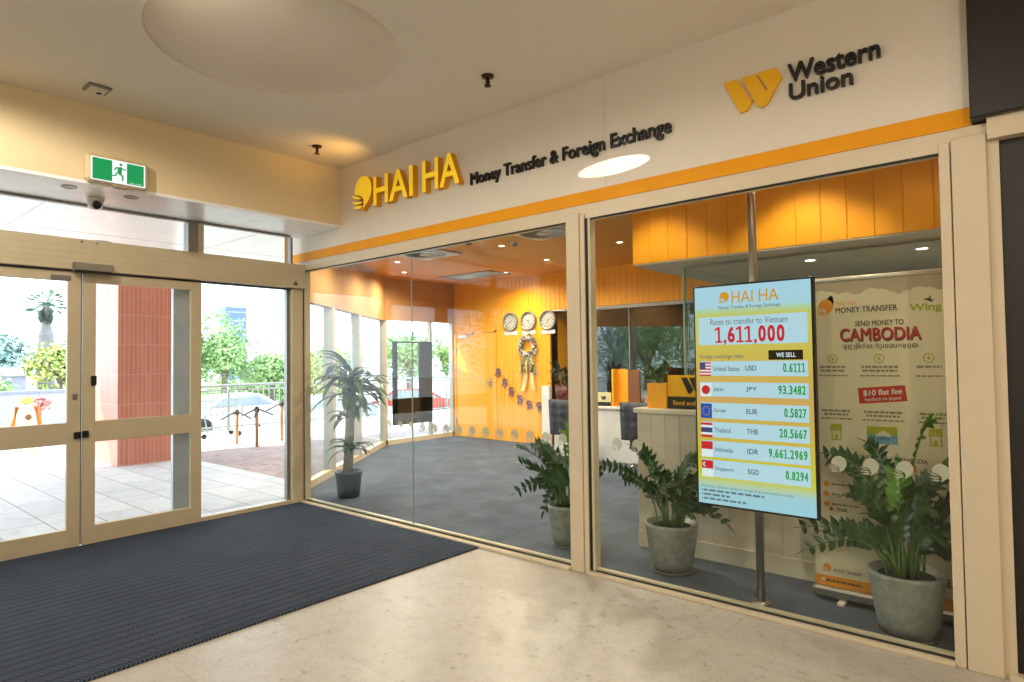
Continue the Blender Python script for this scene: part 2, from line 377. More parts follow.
def boards(mb, a0, a1, z0, z1, d, m, front=-1, w=.1, plane='xz', thick=.02):
    """tongue-and-groove boards with V grooves; real geometry"""
    n = max(1, round((a1-a0)/w)); w = (a1-a0)/n; g = .005
    for i in range(n):
        l, r = a0+i*w, a0+(i+1)*w
        f, bk, mid = d, d-front*thick, d-front*.007
        prof = [(l, bk), (l, mid), (l+g, f), (r-g, f), (r, mid), (r, bk)]
        if plane == 'xz': vs = [(x, y, z0) for x, y in prof]+[(x, y, z1) for x, y in prof]
        else: vs = [(y, x, z0) for x, y in prof]+[(y, x, z1) for x, y in prof]
        mb.add(vs, [(k, k+1, k+7, k+6) for k in range(5)]+[(0, 6, 11, 5), tuple(range(6))[::-1], tuple(range(6, 12))], m)
def one(name, fn, parent=None):
    mb = MB(); fn(mb); return mb.build(name, parent)

# ------------------------------------------------------------------ shell: floors, ceilings, walls
structure(MB().box(0, 12.2, -11.2, 0, -.12, 0, M_floor).build('floor'))
structure(MB().prism([(-.26, 0), (7.2, 0), (7.2, 6.5), (-2.92, 6.5), (-2.92, 3.38)], -.12, -.001, M_carpet, 'xy').build('floor_shop'))
structure(MB().box(-4.95, -.02, -9, .62, -.12, -.012, M_paver).build('floor_terrace_pavers'))
structure(MB().prism([(-.02, .62), (-4.95, .62), (-4.95, 9), (-2.9, 9), (-2.93, 3.4), (-.26, .02), (-.02, .02)][::-1], -.12, -.014, M_brick, 'xy').build('floor_terrace_bricks'))
structure(MB().box(-8.2, -4.95, -60, 16, -.2, -.02, M_conc).build('ground_concrete'))
structure(MB().box(-120, -8.2, -60, 120, -1.3, -1.05, M_lane).build('ground_carpark'))
structure(MB().box(-4.95, 60, 9, 16, -.2, -.022, M_conc).build('ground_lane'))
structure(MB().box(-8.2, 60, 16, 120, -1.3, -1.05, M_lane).build('ground_road'))
# ceiling with a round shallow recess
def ceiling(mb):
    cx, cy, R, h, z = 2.589, -1.693, .744, 1.0, 3.46; n = 64; ci = []; sq = []
    for i in range(n):
        a = 2*math.pi*i/n; c, s_ = math.cos(a), math.sin(a); k = h/max(abs(c), abs(s_))
        ci.append((cx+R*c, cy+R*s_, z)); sq.append((cx+k*c, cy+k*s_, z))
    mb.add(ci+sq, [(i, (i+1) % n, n+(i+1) % n, n+i) for i in range(n)], M_ceil)
    for x0, x1, y0, y1 in ((.5, 12.2, -11.2, cy-h), (.5, 12.2, cy+h, .02), (.5, cx-h, cy-h, cy+h), (cx+h, 12.2, cy-h, cy+h)):
        mb.add([(x0, y0, z), (x1, y0, z), (x1, y1, z), (x0, y1, z)], [(0, 1, 2, 3)], M_ceil)
    prof = [(R, 0), (R-.003, .006), (R-.012, .012), (R*.8, .018), (R*.5, .022), (R*.2, .024), (.001, .024)]
    mb.lathe([(r, z_) for r, z_ in prof], M_dome, (cx, cy, z), 64)
    mb.box(.5, 12.2, -11.2, .02, z+.16, z+.3, M_ceil)
M_dome = pm('recess_paint', '#d6c8b2', .28, var=.01, spec=.4)
structure(one('ceiling', ceiling))
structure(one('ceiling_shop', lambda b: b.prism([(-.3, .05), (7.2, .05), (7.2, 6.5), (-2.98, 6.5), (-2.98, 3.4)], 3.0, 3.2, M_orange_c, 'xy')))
structure(MB().box(-1.0, .73, -9, 0.02, 3.9, 4.1, M_soffit).box(.60, .73, -11.2, -.001, 2.885, 3.46, M_bulk).build('wall_bulkhead'))
structure(one('trim_1', lambda b: (b.box(-.03, .73, -11.2, -.002, 2.862, 2.885, M_soffit), b.box(-.03, .02, -11.2, -.14, 2.84, 2.862, M_grey))))
M_farwall = pm('far_wall_paint', '#6a5f50', .7)
structure(MB().box(0, 12.2, -11.4, -11.2, 0, 3.46, M_farwall).build('wall_far'))
structure(MB().box(12.2, 12.4, -11.4, .3, 0, 3.46, M_greywall).build('wall_east'))
structure(MB().box(-.1, .05, -11.2, -4.35, 0, 2.862, M_white).build('wall_entrance'))

# fascia: two gloss panels, meeting at a seam
structure(one('wall_fascia', lambda b: (b.box(-.18, 3.883, 0, .05, 2.682, 3.46, M_fascia), b.box(3.886, 5.93, 0, .05, 2.682, 3.46, M_fascia), b.box(-.18, 5.93, .008, .11, 2.5, 3.46, M_white))))
structure(MB().box(-.18, 5.925, -.004, .05, 2.592, 2.682, M_stripe).build('trim_2'))

# shopfront frame and glazing
def frame(b):
    b.box(-.02, 5.99, .004, .10, 2.49, 2.592, M_frame)           # head
    b.box(3.552, 3.665, -.02, .13, 0, 2.535, M_frame, .004)      # mid pillar
    b.box(3.668, 3.705, -.012, .09, 0, 2.52, M_frame, .003)
    b.box(3.705, 3.725, .0, .07, .03, 2.49, M_rubber)
    b.box(3.725, 3.745, .004, .07, .03, 2.49, M_frame)
    b.box(5.795, 5.84, -.012, .09, 0, 2.53, M_frame, .003)
    b.box(5.846, 5.985, -.02, .3, 0, 2.54, M_frame, .004)        # end pillar
    b.box(.02, 3.552, -.045, .06, 0, .022, M_frame, .003); b.box(3.7, 5.8, -.03, .06, 0, .022, M_frame, .003)
    for x0, x1 in ((.05, 3.552), (3.745, 5.795)):
        b.box(x0, x1, .008, .014, .022, .034, M_rubber); b.box(x0, x1, .016, .05, .022, .045, M_frame)
        b.box(x0, x1, .006, .016, 2.478, 2.492, M_rubber)
    b.box(-.02, .045, -.012, .09, 0, 2.5, M_frame, .003); b.box(.046, .062, .0, .05, .03, 2.49, M_rubber); b.box(.062, .085, .002, .06, .022, 2.49, M_frame)
structure(one('trim_3', frame))
structure(MB().box(.08, 1.832, -.006, .006, .034, 2.482, M_glass).build('window_1'))
structure(MB().box(1.838, 3.553, -.006, .006, .034, 2.482, M_glass).build('window_2'))
structure(MB().box(1.832, 1.838, -.005, .005, .034, 2.482, pm('silicone_joint', '#9aa39f', .4)).build('trim_4'))
structure(MB().box(3.742, 5.797, -.006, .006, .034, 2.482, M_glass).build('window_3'))

# entrance: head beam, transoms, posts
M_bluealu = pm('pale_blue_aluminium', '#b4bac0', .4, .2)
def entrance(b):
    b.box(-.09, .10, -4.35, -.002, 2.29, 2.548, M_alu, .004)
    for z in (2.335, 2.38, 2.43, 2.48): b.box(.10, .102, -4.35, -.002, z, z+.004, M_alu)
    b.box(-.06, .03, -4.35, -.004, 2.278, 2.29, M_rubber)
    b.box(-.03, .03, -1.10, -1.045, 2.548, 2.845, M_alu, .003); b.box(-.03, .03, -3.15, -3.1, 2.548, 2.845, M_alu, .003)
    b.box(-.09, .02, -1.185, -1.105, 2.548, 2.845, M_grey)
    b.box(-.03, .03, -.135, -.112, 2.548, 2.84, M_grey)
    b.box(-.06, .05, -.13, -.013, 0, 2.29, M_alu, .004); b.box(-.06, -.005, -.165, -.13, 0, 2.28, M_grey)
    b.box(-.05, .03, -1.08, -.13, 0, .045, M_alu); b.box(-.05, .03, -4.3, -3.03, 0, .045, M_alu)
    b.box(-.10, -.05, -1.29, -1.115, 0, 2.28, M_bluealu); b.box(-.06, .05, -4.35, -4.25, 0, 2.29, M_alu, .004)
    b.box(-.05, .06, -3.05, -1.05, -.002, .008, M_steel)
structure(one('trim_5', entrance))
for i, (y0, y1) in enumerate(((-1.045, -.135), (-3.1, -1.1), (-4.3, -3.15))):
    structure(MB().box(-.008, .004, y0, y1, 2.548, 2.842, M_dglass).build('window_%d' % (4+i)))
structure(MB().box(-.06, -.05, -1.17, -.15, .045, 2.28, M_dglass).build('window_7'))
structure(MB().box(-.06, -.05, -4.25, -3.03, .045, 2.28, M_dglass).build('window_8'))
def leaf_door(name, y0, y1, lead):
    t = thing(name, None, None, (.03, (y0+y1)/2, 0), None, 'structure')
    def fr(b):
        b.box(.008, .052, y0, y0+.095, .012, 2.272, M_alu, .003); b.box(.008, .052, y1-.095, y1, .012, 2.272, M_alu, .003)
        b.box(.009, .051, y0+.09, y1-.09, .012, .16, M_alu, .003); b.box(.009, .051, y0+.09, y1-.09, .855, 1.03, M_alu, .003); b.box(.009, .051, y0+.09, y1-.09, 2.195, 2.272, M_alu, .003)
        for z in (.9, .94, .985): b.box(.051, .0525, y0+.09, y1-.09, z, z+.004, M_alu)
    one('door_frame', fr, t)
    MB().box(.026, .034, y0+.09, y1-.09, .155, .86, M_dglass).build('lower_pane', t)
    MB().box(.026, .034, y0+.09, y1-.09, 1.025, 2.2, M_dglass).build('upper_pane', t)
    return t
dr = leaf_door('door_1', -2.043, -1.075, 1); dl = leaf_door('door_2', -3.03, -2.056, -1)
one('brush_seal', lambda b: b.box(.015, .045, -2.056, -2.050, .02, 2.27, M_rubber), dl)
one('latch', lambda b: (b.box(.05, .078, -2.048, -2.0, .9, .955, M_black, .006), b.box(.078, .088, -2.04, -2.01, .915, .94, M_black, .003)), dr)
one('latch', lambda b: (b.box(.05, .078, -2.105, -2.056, .895, .95, M_black, .006), b.box(.078, .088, -2.09, -2.07, .91, .935, M_black, .003)), dl)
one('pull_knob', lambda b: (b.box(.05, .075, -1.985, -1.945, 1.33, 1.41, M_black, .006),), dr)
one('lock_plate', lambda b: b.box(.05, .062, -2.115, -2.08, 1.22, 1.265, M_grey, .003), dl)
one('top_guide', lambda b: b.box(.05, .058, -2.27, -2.13, 2.20, 2.24, M_grey, .003), dl)
t = thing('motion_sensor', 'slim silver motion sensor above the meeting edge of the sliding doors', 'sensor', (.11, -2.0, 2.26))
one('housing', lambda b: b.box(.102, .16, -2.14, -1.85, 2.275, 2.345, M_steel, .008), t); one('lens_strip', lambda b: b.box(.12, .163, -2.13, -1.86, 2.262, 2.285, M_black, .004), t)
tag(one('warning_sticker', lambda b: b.prism([(-.15, 2.32), (-.09, 2.32), (-.12, 2.372)], .1025, .1035, pm('sticker_green', '#3d5136', .5), 'yz')), 'tiny dark green triangle sticker on the door beam', 'sticker')
for y in (-1.96, -2.07): tag(one('beam_screw', lambda b: b.lathe([(.001, .006), (.008, .005), (.009, 0)], M_grey, (.102, y, 2.525), 12, True, 'x')), 'small round screw head high on the door beam', 'screw', 'screws on the door beam')

# entrance mat
tag(one('entrance_mat', lambda b: b.box(.055, 2.678, -6.5, -.047, .0, .014, M_mat, .006)), 'large charcoal ribbed entrance mat inside the sliding doors', 'mat')

# exit sign on the bulkhead
t = thing('exit_sign', 'green running-figure exit sign over the doors', 'sign', (.74, -2.01, 2.88))
one('housing', lambda b: (b.box(.731, .80, -2.235, -1.805, 2.875, 3.085, pm('sign_housing', '#d9c6a0', .4), .02), b.box(.75, .79, -2.05, -1.95, 2.852, 2.88, pm('sign_pod', '#9b8b70', .4), .008)), t)
M_sg = em('sign_green', '#05a35a', .58); M_sw = em('sign_white', '#f4fbf4', .72)
one('light_frame', lambda b: b.box(.80, .806, -2.205, -1.835, 2.885, 3.06, M_sw, .002), t)
def face(b):
    rect(b, -2.195, -1.845, 2.893, 3.052, .8065, M_sg, 'yz'); rect(b, -2.065, -1.965, 2.893, 3.052, .807, M_sw, 'yz')
one('green_panel', face, t)
def runner(b):
    def pr(p): b.prism([(-2.015+x*.0115, 2.97+z*.0115) for x, z in p], .8075, .808, M_sg, 'yz')
    disc(b, -2.006, 3.032, .0105, .808, M_sg, 16, 'yz')
    pr([(-1.2, 3.2), (.9, 4), (1.6, 3.2), (1.2, -.3), (-.2, -1.6), (-1.3, -.6)])
    pr([(1.0, 3.6), (1.5, 2.6), (2.8, 1.8), (3.9, 2.2), (3.8, 2.8), (2.9, 2.6), (2, 3.2)])
    pr([(-.9, 3.6), (-2.4, 3.2), (-3.4, 1.2), (-2.8, .9), (-1.9, 2.4), (-.9, 2.4)])
    pr([(.9, -.3), (2.4, -2.2), (2.2, -5.4), (1.3, -5.4), (1.4, -2.6), (-.3, -1.2)])
    pr([(-1.3, -.4), (-1.9, -2.6), (-4.3, -3.2), (-4.4, -2.4), (-2.6, -1.9), (-2.1, 0)])
    put_text(b, 'LED EXIT', -1.945, -1.86, 2.898, 2.907, .808, M_sw, 0, 0, 'yz')
one('running_figure', runner, t)
t = thing('dome_camera', 'small white dome camera under the soffit', 'camera', (.30, -2.03, 2.86))
one('camera_base', lambda b: b.lathe([(.001, 0), (.062, 0), (.064, -.02), (.06, -.034), (.001, -.034)], M_white, (.30, -2.03, 2.862), 24), t)
one('dome', lambda b: b.lathe([(.056, -.03), (.057, -.05), (.05, -.075), (.03, -.092), (.001, -.098)], M_white, (.30, -2.03, 2.862), 24), t)
one('lens', lambda b: b.lathe([(.001, .07), (.02, .066), (.034, .05), (.036, .03)], pm('lens_black', '#08080a', .1), (.30, -2.03, 2.80), 20, True, 'x'), t)
for y in (-2.273, -1.847):
    tag(one('soffit_light', lambda b: b.lathe([(.001, -.003), (.045, -.003), (.05, -.006), (.055, 0)], M_grey, (.537, y, 2.8615), 20)), 'small round grey fitting recessed in the white soffit', 'light fitting', 'soffit fittings')
# ceiling fittings in the mall
t = thing('ceiling_sensor', 'square dark-edged sensor plate in the beige ceiling', 'sensor', (1.11, -2.256, 3.45))
one('plate', lambda b: b.box(1.03, 1.19, -2.33, -2.18, 3.445, 3.46, M_grey, .006), t)
one('inner_plate', lambda b: (b.box(1.05, 1.17, -2.31, -2.20, 3.437, 3.447, M_white, .004), b.lathe([(.001, -.006), (.016, -.004), (.018, .004)], M_black, (1.08, -2.235, 3.437), 14)), t)
for x, y, lb in ((1.18, -.54, 'bronze ceiling sprinkler above the corner beside the yellow lettering'), (3.286, -.54, 'bronze ceiling sprinkler over the middle of the fascia')):
    t = thing('sprinkler', lb, 'sprinkler', (x, y, 3.4)); mb_ = pm('sprinkler_bronze', '#4a3020', .4, .6)
    one('rosette', lambda b: b.lathe([(.001, 0), (.045, 0), (.04, -.012), (.001, -.014)], mb_, (x, y, 3.46), 20), t)
    one('head', lambda b: (b.tube([(x, y, 3.45), (x, y, 3.405)], .012, mb_), b.tube([(x-.015, y, 3.43), (x-.02, y, 3.41), (x, y, 3.392)], .005, mb_), b.tube([(x+.015, y, 3.43), (x+.02, y, 3.41), (x, y, 3.392)], .005, mb_), b.lathe([(.001, 0), (.024, .001), (.024, -.003), (.001, -.004)], mb_, (x, y, 3.39), 16)), t)

# neighbouring tenancy
structure(one('wall_neighbour', lambda b: (b.box(5.93, 8.5, -.09, .3, 2.60, 3.46, M_dark, .006), b.box(5.99, 8.5, -.05, .3, 2.50, 2.60, M_frame), b.box(6.03, 8.5, .02, .25, 0, 2.50, M_dark), b.box(5.985, 6.03, .0, .2, 0, 2.5, M_frame), b.box(6.0, 8.5, -.03, .3, 0, .03, M_frame), b.box(8.5, 12.2, 0, .3, 0, 3.46, M_greywall))))

# ------------------------------------------------------------------ fascia lettering
t = thing('shop_sign', 'raised yellow shop-name letters with a swirl emblem on the fascia', 'sign', (1.75, 0, 2.95))
one('swirl_emblem', lambda b: emblem(b, 1.19, 3.115, .165, -.001, M_yel, .06, M_yside), t)
vs_all = [('H', 1.37, 1.585), ('A', 1.605, 1.86), ('I', 1.885, 1.935), ('H', 2.06, 2.262), ('A', 2.28, 2.515)]
for ch, x0, x1 in vs_all:
    one('letter', lambda b: put_text(b, ch, x0, x1, 2.965, 3.238, -.001, M_yel, .02, .06, side=M_yside), t)
tag(one('tagline_lettering', lambda b: put_text(b, 'Money Transfer & Foreign Exchange', 2.60, 4.387, 2.906, 3.035, -.001, M_blk, .013, .02)), 'raised black tagline lettering along the fascia beside the yellow letters', 'lettering')
t = thing('partner_sign', 'yellow slanted-bar logo beside two-line black lettering on the fascia', 'sign', (5.1, 0, 2.94))
one('bar_logo', lambda b: wlogo(b, 4.734, 2.94, .337, -.001, M_wu, .022), t)
one('upper_lettering', lambda b: put_text(b, 'Western', 5.104, 5.561, 3.038, 3.143, -.001, M_blk, .022, .022), t)
one('lower_lettering', lambda b: put_text(b, 'Union', 5.108, 5.431, 2.936, 3.032, -.001, M_blk, .022, .022), t)

# ------------------------------------------------------------------ frosted swirl stickers along the glass
dec = None
for k in range(29):
    x = 1.512+.1516*k
    if 3.5 < x < 3.8 or 4.1 < x < 5.2 or x > 5.78: continue
    if dec is None:
        dec = one('glass_sticker', lambda b: emblem(b, 0, 0, .047, 0, M_frost, .0006)); tag(dec, 'small frosted swirl sticker in the row across the shop glass', 'sticker', 'swirl stickers across the shopfront glass'); o = dec
    else: o = dec.copy(); COL.objects.link(o)
    o.location = (x, -.0068, .915)

# ------------------------------------------------------------------ shop shell
structure(one('wall_back', lambda b: (boards(b, -2.92, -.45, 0, 3.0, 5.1, M_orange), b.box(-2.95, -.45, 5.12, 5.3, 0, 3.0, M_orange))))
structure(one('wall_drop', lambda b: (boards(b, -.45, 4.0, 2.35, 3.0, 5.1, M_orange), b.box(-.45, 7.0, 5.12, 5.25, 2.33, 3.0, M_orange), b.box(-.47, -.45, 5.1, 6.4, 0, 2.35, M_orange))))
structure(one('wall_office', lambda b: (b.box(-.45, 7.2, 6.3, 6.4, 0, 3.0, pm('office_dark', '#4a443c', .7)), b.box(-.45, 7.2, 5.1, 6.4, 2.33, 2.36, M_gceil))))
structure(one('window_9', lambda b: [b.box(x, x+.995, 5.115, 5.127, 0, 2.33, M_pglass) for x in (.1, 1.1, 2.1, 3.1)]))
structure(one('trim_6', lambda b: ([b.box(x-.006, x+.006, 5.11, 5.132, 0, 2.33, M_grey) for x in (.1, 1.097, 2.097, 3.097, 4.1)], b.box(.1, 4.1, 5.108, 5.134, 2.30, 2.33, M_grey))))
structure(one('wall_end', lambda b: b.box(5.99, 6.15, .3, 6.4, 0, 3.0, M_cream)))
# door in the back wall
t = thing('door_3', None, None, (-2.28, 5.09, 0), None, 'structure')
one('door_frame', lambda b: (b.box(-2.83, -2.79, 5.075, 5.1, 0, 2.06, M_orange), b.box(-1.765, -1.725, 5.075, 5.1, 0, 2.06, M_orange), b.box(-2.83, -1.725, 5.075, 5.1, 2.02, 2.06, M_orange)), t)
one('door_leaf', lambda b: b.box(-2.775, -1.78, 5.082, 5.1, .01, 2.012, M_odoor, .002), t)
one('door_closer', lambda b: (b.box(-2.68, -2.46, 5.03, 5.082, 1.93, 1.99, M_wh, .006), b.box(-2.5, -2.3, 5.045, 5.055, 1.995, 2.01, M_grey), b.box(-2.32, -2.3, 5.05, 5.08, 1.99, 2.05, M_grey)), t)
one('door_handle', lambda b: (b.box(-1.89, -1.83, 5.07, 5.082, .98, 1.16, M_steel, .004), b.tube([(-1.86, 5.075, 1.08), (-1.86, 5.03, 1.08), (-1.98, 5.03, 1.08)], .01, M_steel)), t)
one('hinge', lambda b: b.tube([(-2.785, 5.073, .25), (-2.785, 5.073, .36)], .01, M_grey), t); one('hinge', lambda b: b.tube([(-2.785, 5.073, 1.65), (-2.785, 5.073, 1.76)], .01, M_grey), t)

# glazed outer walls of the shop (one run parallel to the doors, one at an angle)
M_mull = pm('pale_mullion', '#b9b6ae', .4, .2)
def westwall(b):
    b.box(-2.98, -2.86, 3.36, 5.12, 2.24, 3.0, M_tan); b.box(-2.97, -2.87, 3.38, 5.12, 0, .085, M_frame)
    b.box(-2.97, -2.87, 3.36, 3.44, 0, 2.26, M_frame, .004); b.box(-2.96, -2.88, 4.47, 4.53, .08, 2.26, M_mull, .004); b.box(-2.97, -2.87, 5.05, 5.1, 0, 2.26, M_mull, .004)
structure(one('wall_west', westwall))
structure(MB().box(-2.925, -2.915, 3.44, 5.05, .085, 2.24, M_glass).build('window_10'))
DV = Vector((-2.66, 3.38, 0)).normalized(); DN = Vector((DV.y, -DV.x, 0)); DL = math.hypot(2.66, 3.38); D0 = Vector((-.26, 0, 0))
def dbox(b, s0, s1, n0, n1, z0, z1, m):
    q = [D0+DV*s+DN*n for s in (s0, s1) for n in (n0, n1)]
    vs = [(p.x, p.y, z) for p in q for z in (z0, z1)]
    b.add(vs, [(0, 1, 3, 2), (4, 6, 7, 5), (0, 4, 5, 1), (2, 3, 7, 6), (0, 2, 6, 4), (1, 5, 7, 3)], m)
def diag(b):
    dbox(b, 0.05, DL, -.06, .06, 2.22, 3.0, M_tan); dbox(b, .05, DL, -.05, .05, 0, .085, M_frame)
    for s in (.08, 1.35, 2.60): dbox(b, s, s+.11, -.07, .06, .08, 2.24, M_mull)
    dbox(b, DL-.08, DL, -.05, .05, .08, 2.24, M_mull)
structure(one('wall_angled', diag))
structure(one('window_11', lambda b: dbox(b, .19, DL-.08, -.006, .006, .085, 2.22, M_glass)))
t = thing('display_frame', 'black-framed display panel mounted inside the corner window', 'display', (-2.80, 4.0, .33))
one('frame', lambda b: (b.box(-2.87, -2.82, 3.54, 3.63, .34, 1.86, M_black, .004), b.box(-2.87, -2.82, 4.16, 4.47, .34, 1.86, M_black, .004), b.box(-2.87, -2.82, 3.54, 4.47, .34, .82, M_black, .004), b.box(-2.87, -2.82, 3.54, 4.47, 1.83, 1.86, M_black, .004)), t)
one('pane', lambda b: b.box(-2.85, -2.84, 3.63, 4.16, .82, 1.83, M_dglass), t)
for z in (.6, 1.5): one('fixing_arm', lambda b: b.box(-2.93, -2.82, 4.44, 4.47, z, z+.03, M_black), t)

# ceiling fittings in the shop
M_lamp = em('lamp_face', '#fff6e4', 6)
for i, (x, y) in enumerate(DOWN+[(3.95, .42), (4.75, .42), (5.55, .42)]):
    if i == 0:
        dn = thing('downlight', 'small round recessed downlight in the orange shop ceiling', 'downlight', (x, y, 3.0), 'downlights in the orange shop ceiling')
        one('trim_ring', lambda b: b.lathe([(.036, -.002), (.055, -.004), (.06, 0)], M_wh, (x, y, 2.999), 24), dn); one('lamp', lambda b: b.lathe([(.001, -.0015), (.037, -.002), (.037, 0)], M_lamp, (x, y, 2.999), 20), dn)
    else: copy_tree(dn, (x-DOWN[0][0], y-DOWN[0][1], 0))
def cassette(x, y, lb):
    t = thing('air_diffuser', lb, 'air vent', (x, y, 2.97))
    one('frame', lambda b: b.box(x-.36, x+.36, y-.36, y+.36, 2.975, 3.0, M_wh, .008), t)
    def vn(b):
        b.lathe([(.001, -.001), (.29, -.001), (.29, -.006)], M_grey, (x, y, 2.974), 32, False)
        for k in range(28):
            a = 2*math.pi*k/28; c, s_ = math.cos(a), math.sin(a); c2, s2 = math.cos(a+.3), math.sin(a+.3)
            b.add([(x+.09*c, y+.09*s_, 2.972), (x+.28*c2, y+.28*s2, 2.972), (x+.28*math.cos(a+.40), y+.28*math.sin(a+.40), 2.962), (x+.09*math.cos(a+.1), y+.09*math.sin(a+.1), 2.962)], [(0, 1, 2, 3)], M_wh)
        b.lathe([(.001, -.014), (.085, -.012), (.09, 0)], M_wh, (x, y, 2.974), 20)
    one('swirl_vanes', vn, t)
cassette(1.72, 2.12, 'square swirl air diffuser in the orange ceiling nearest the cream pillar')
cassette(-.38, 2.15, 'square swirl air diffuser in the orange ceiling over the tall cane plant')
t = thing('return_air_grille', 'long dark return-air grille in the orange ceiling before the back wall', 'air vent', (-1.5, 4.2, 2.98))
one('frame', lambda b: (b.box(-2.12, -.92, 4.02, 4.07, 2.985, 3.0, M_grey), b.box(-2.12, -.92, 4.55, 4.60, 2.985, 3.0, M_grey), b.box(-2.12, -2.07, 4.02, 4.6, 2.985, 3.0, M_grey), b.box(-.97, -.92, 4.02, 4.6, 2.985, 3.0, M_grey)), t)
one('louvres', lambda b: [b.add([(-2.07, 4.07+k*.032, 2.998), (-.97, 4.07+k*.032, 2.998), (-.97, 4.09+k*.032, 2.986), (-2.07, 4.09+k*.032, 2.986)], [(0, 1, 2, 3)], M_grey) for k in range(15)], t)
for x, y, lb in ((.96, 2.47, 'round smoke detector on the orange ceiling beside a downlight'), (.59, 2.0, 'flat round detector on the orange ceiling near the glass joint')):
    t = thing('smoke_detector', lb, 'detector', (x, y, 2.95)); one('detector_base', lambda b: b.lathe([(.001, 0), (.055, 0), (.055, -.015), (.001, -.016)], M_wh, (x, y, 3.0), 24), t)
    one('sensing_head', lambda b: b.lathe([(.045, -.014), (.042, -.035), (.02, -.045), (.001, -.046)], M_grey, (x, y, 3.0), 24), t)

# clocks, wreath, bunting on the back wall
M_face = pm('clock_face', '#b3aea4', .5); M_silver = pm('clock_rim', '#9d968a', .3, .7)
for i, (x, z, hh, mm) in enumerate(((-1.363, 2.19, 40, 210), (-.936, 2.188, 160, 300), (-.50, 2.183, 250, 30))):
    lb = ('silver wall clock on the orange wall, closest to the door', 'silver wall clock hanging above the wreath', 'silver wall clock beside the office opening, farthest from the door')[i]
    t = thing('wall_clock', lb, 'clock', (x, 5.06, z), 'wall clocks on the orange back wall')
    one('rim', lambda b: b.lathe([(.14, .0), (.14, .02), (.155, .045), (.172, .04), (.175, .0)], M_silver, (x, 5.098, z), 36, True, 'y'), t)
    def fc(b):
        disc(b, x, z, .142, 5.085, M_face, 32)
        for k in range(12):
            a = 2*math.pi*k/12; c, s_ = math.cos(a), math.sin(a)
            b.prism([(x+.1*c-.005*s_, z+.1*s_+.005*c), (x+.13*c-.005*s_, z+.13*s_+.005*c), (x+.13*c+.005*s_, z+.13*s_-.005*c), (x+.1*c+.005*s_, z+.1*s_-.005*c)], 5.084, 5.082, M_blk)
    one('dial', fc, t)
    def hd(ang, L):
        def f(b):
            a = math.radians(ang); c, s_ = math.cos(a), math.sin(a)
            b.prism([(x-.02*c-.005*s_, z-.02*s_+.005*c), (x+L*c-.003*s_, z+L*s_+.003*c), (x+L*c+.003*s_, z+L*s_-.003*c), (x-.02*c+.005*s_, z-.02*s_-.005*c)], 5.08, 5.078, M_blk)
        return f
    one('hour_hand', hd(hh, .07), t); one('minute_hand', hd(mm, .105), t)
    lb2 = ('white name plate under the clock closest to the door', 'white name plate between a clock and the wreath', 'white name plate under the clock by the office opening')[i]
    tag(one('name_plate', lambda b: b.box(x-.15, x+.15, 5.085, 5.1, z-.24, z-.172, M_wh, .003)), lb2, 'name plate', 'plates under the clocks')
t = thing('wreath', 'beaded brown-and-white wreath with long golden ribbons on the orange wall', 'wreath', (-.944, 5.05, 1.74))
def wr(b):
    cols = [pm('bead_white', '#e9e2d6', .5), pm('bead_brown', '#7d6a58', .5), pm('bead_grey', '#a89f95', .5)]
    b.tube([(-.944+.165*math.cos(a), 5.07, 1.74+.165*math.sin(a)) for a in [2*math.pi*k/32 for k in range(33)]], .035, cols[1], 8, True, False)
    r_ = random.Random(3)
    for k in range(150):
        a = r_.uniform(0, 2*math.pi); rr = r_.uniform(.11, .225); s = r_.uniform(.012, .022); y = 5.055-.035*math.sin(math.pi*(rr-.11)/.115)
        b.lathe([(.001, -s), (s*.8, -s*.6), (s, 0), (s*.8, s*.6), (.001, s)], cols[k % 3], (-.944+rr*math.cos(a), y, 1.74+rr*math.sin(a)), 7)
one('bead_ring', wr, t)
M_rib = pm('gold_ribbon', '#e3c878', .35, var=.15); M_rib2 = pm('olive_ribbon', '#8d8a55', .45, var=.15)
def ribbon(b, x0, z0, x1, z1, w, m, ph):
    n = 10; vs = []
    for i in range(n+1):
        s = i/n; x = x0+(x1-x0)*s; z = z0+(z1-z0)*s; y = 5.05-.02*math.sin(s*7+ph); ww = w*(.7+.5*s); vs += [(x-ww/2, y, z), (x+ww/2, y-.012, z+.01)]
    b.add(vs, [(2*i, 2*i+1, 2*i+3, 2*i+2) for i in range(n)], m, True)
one('ribbon', lambda b: ribbon(b, -.95, 1.53, -1.05, .93, .09, M_rib, 0), t); one('ribbon', lambda b: ribbon(b, -.91, 1.53, -.80, .95, .08, M_rib, 2), t)
def bow(b):
    for sx, m in ((-1, M_rib2), (1, M_rib2)):
        for k in range(3): b.tube([(-.93, 5.05, 1.50), (-.93+sx*(.09+.02*k), 5.02, 1.52-.05*k), (-.93+sx*(.12-.01*k), 5.01, 1.40-.06*k), (-.93+sx*.04, 5.03, 1.40-.05*k)], [.015, .03, .028, .012], m, 6)
    ribbon(b, -1.0, 1.50, -1.12, 1.22, .06, M_rib2, 1); ribbon(b, -.87, 1.5, -.75, 1.22, .06, M_rib2, 3)
one('bow', bow, t)
t = thing('bunting', 'string of six dark cut-out shapes drooping across the orange back wall', 'bunting', (-1.2, 5.08, .7))
pts_b = [(-1.69, 1.26), (-1.53, 1.07), (-1.37, .91), (-1.17, .77), (-.95, .68), (-.72, .65)]
one('string', lambda b: b.tube([(-1.8, 5.085, 1.43)]+[(x, 5.085, z+.07) for x, z in pts_b]+[(-.55, 5.085, .8)], .003, M_blk, 5), t)
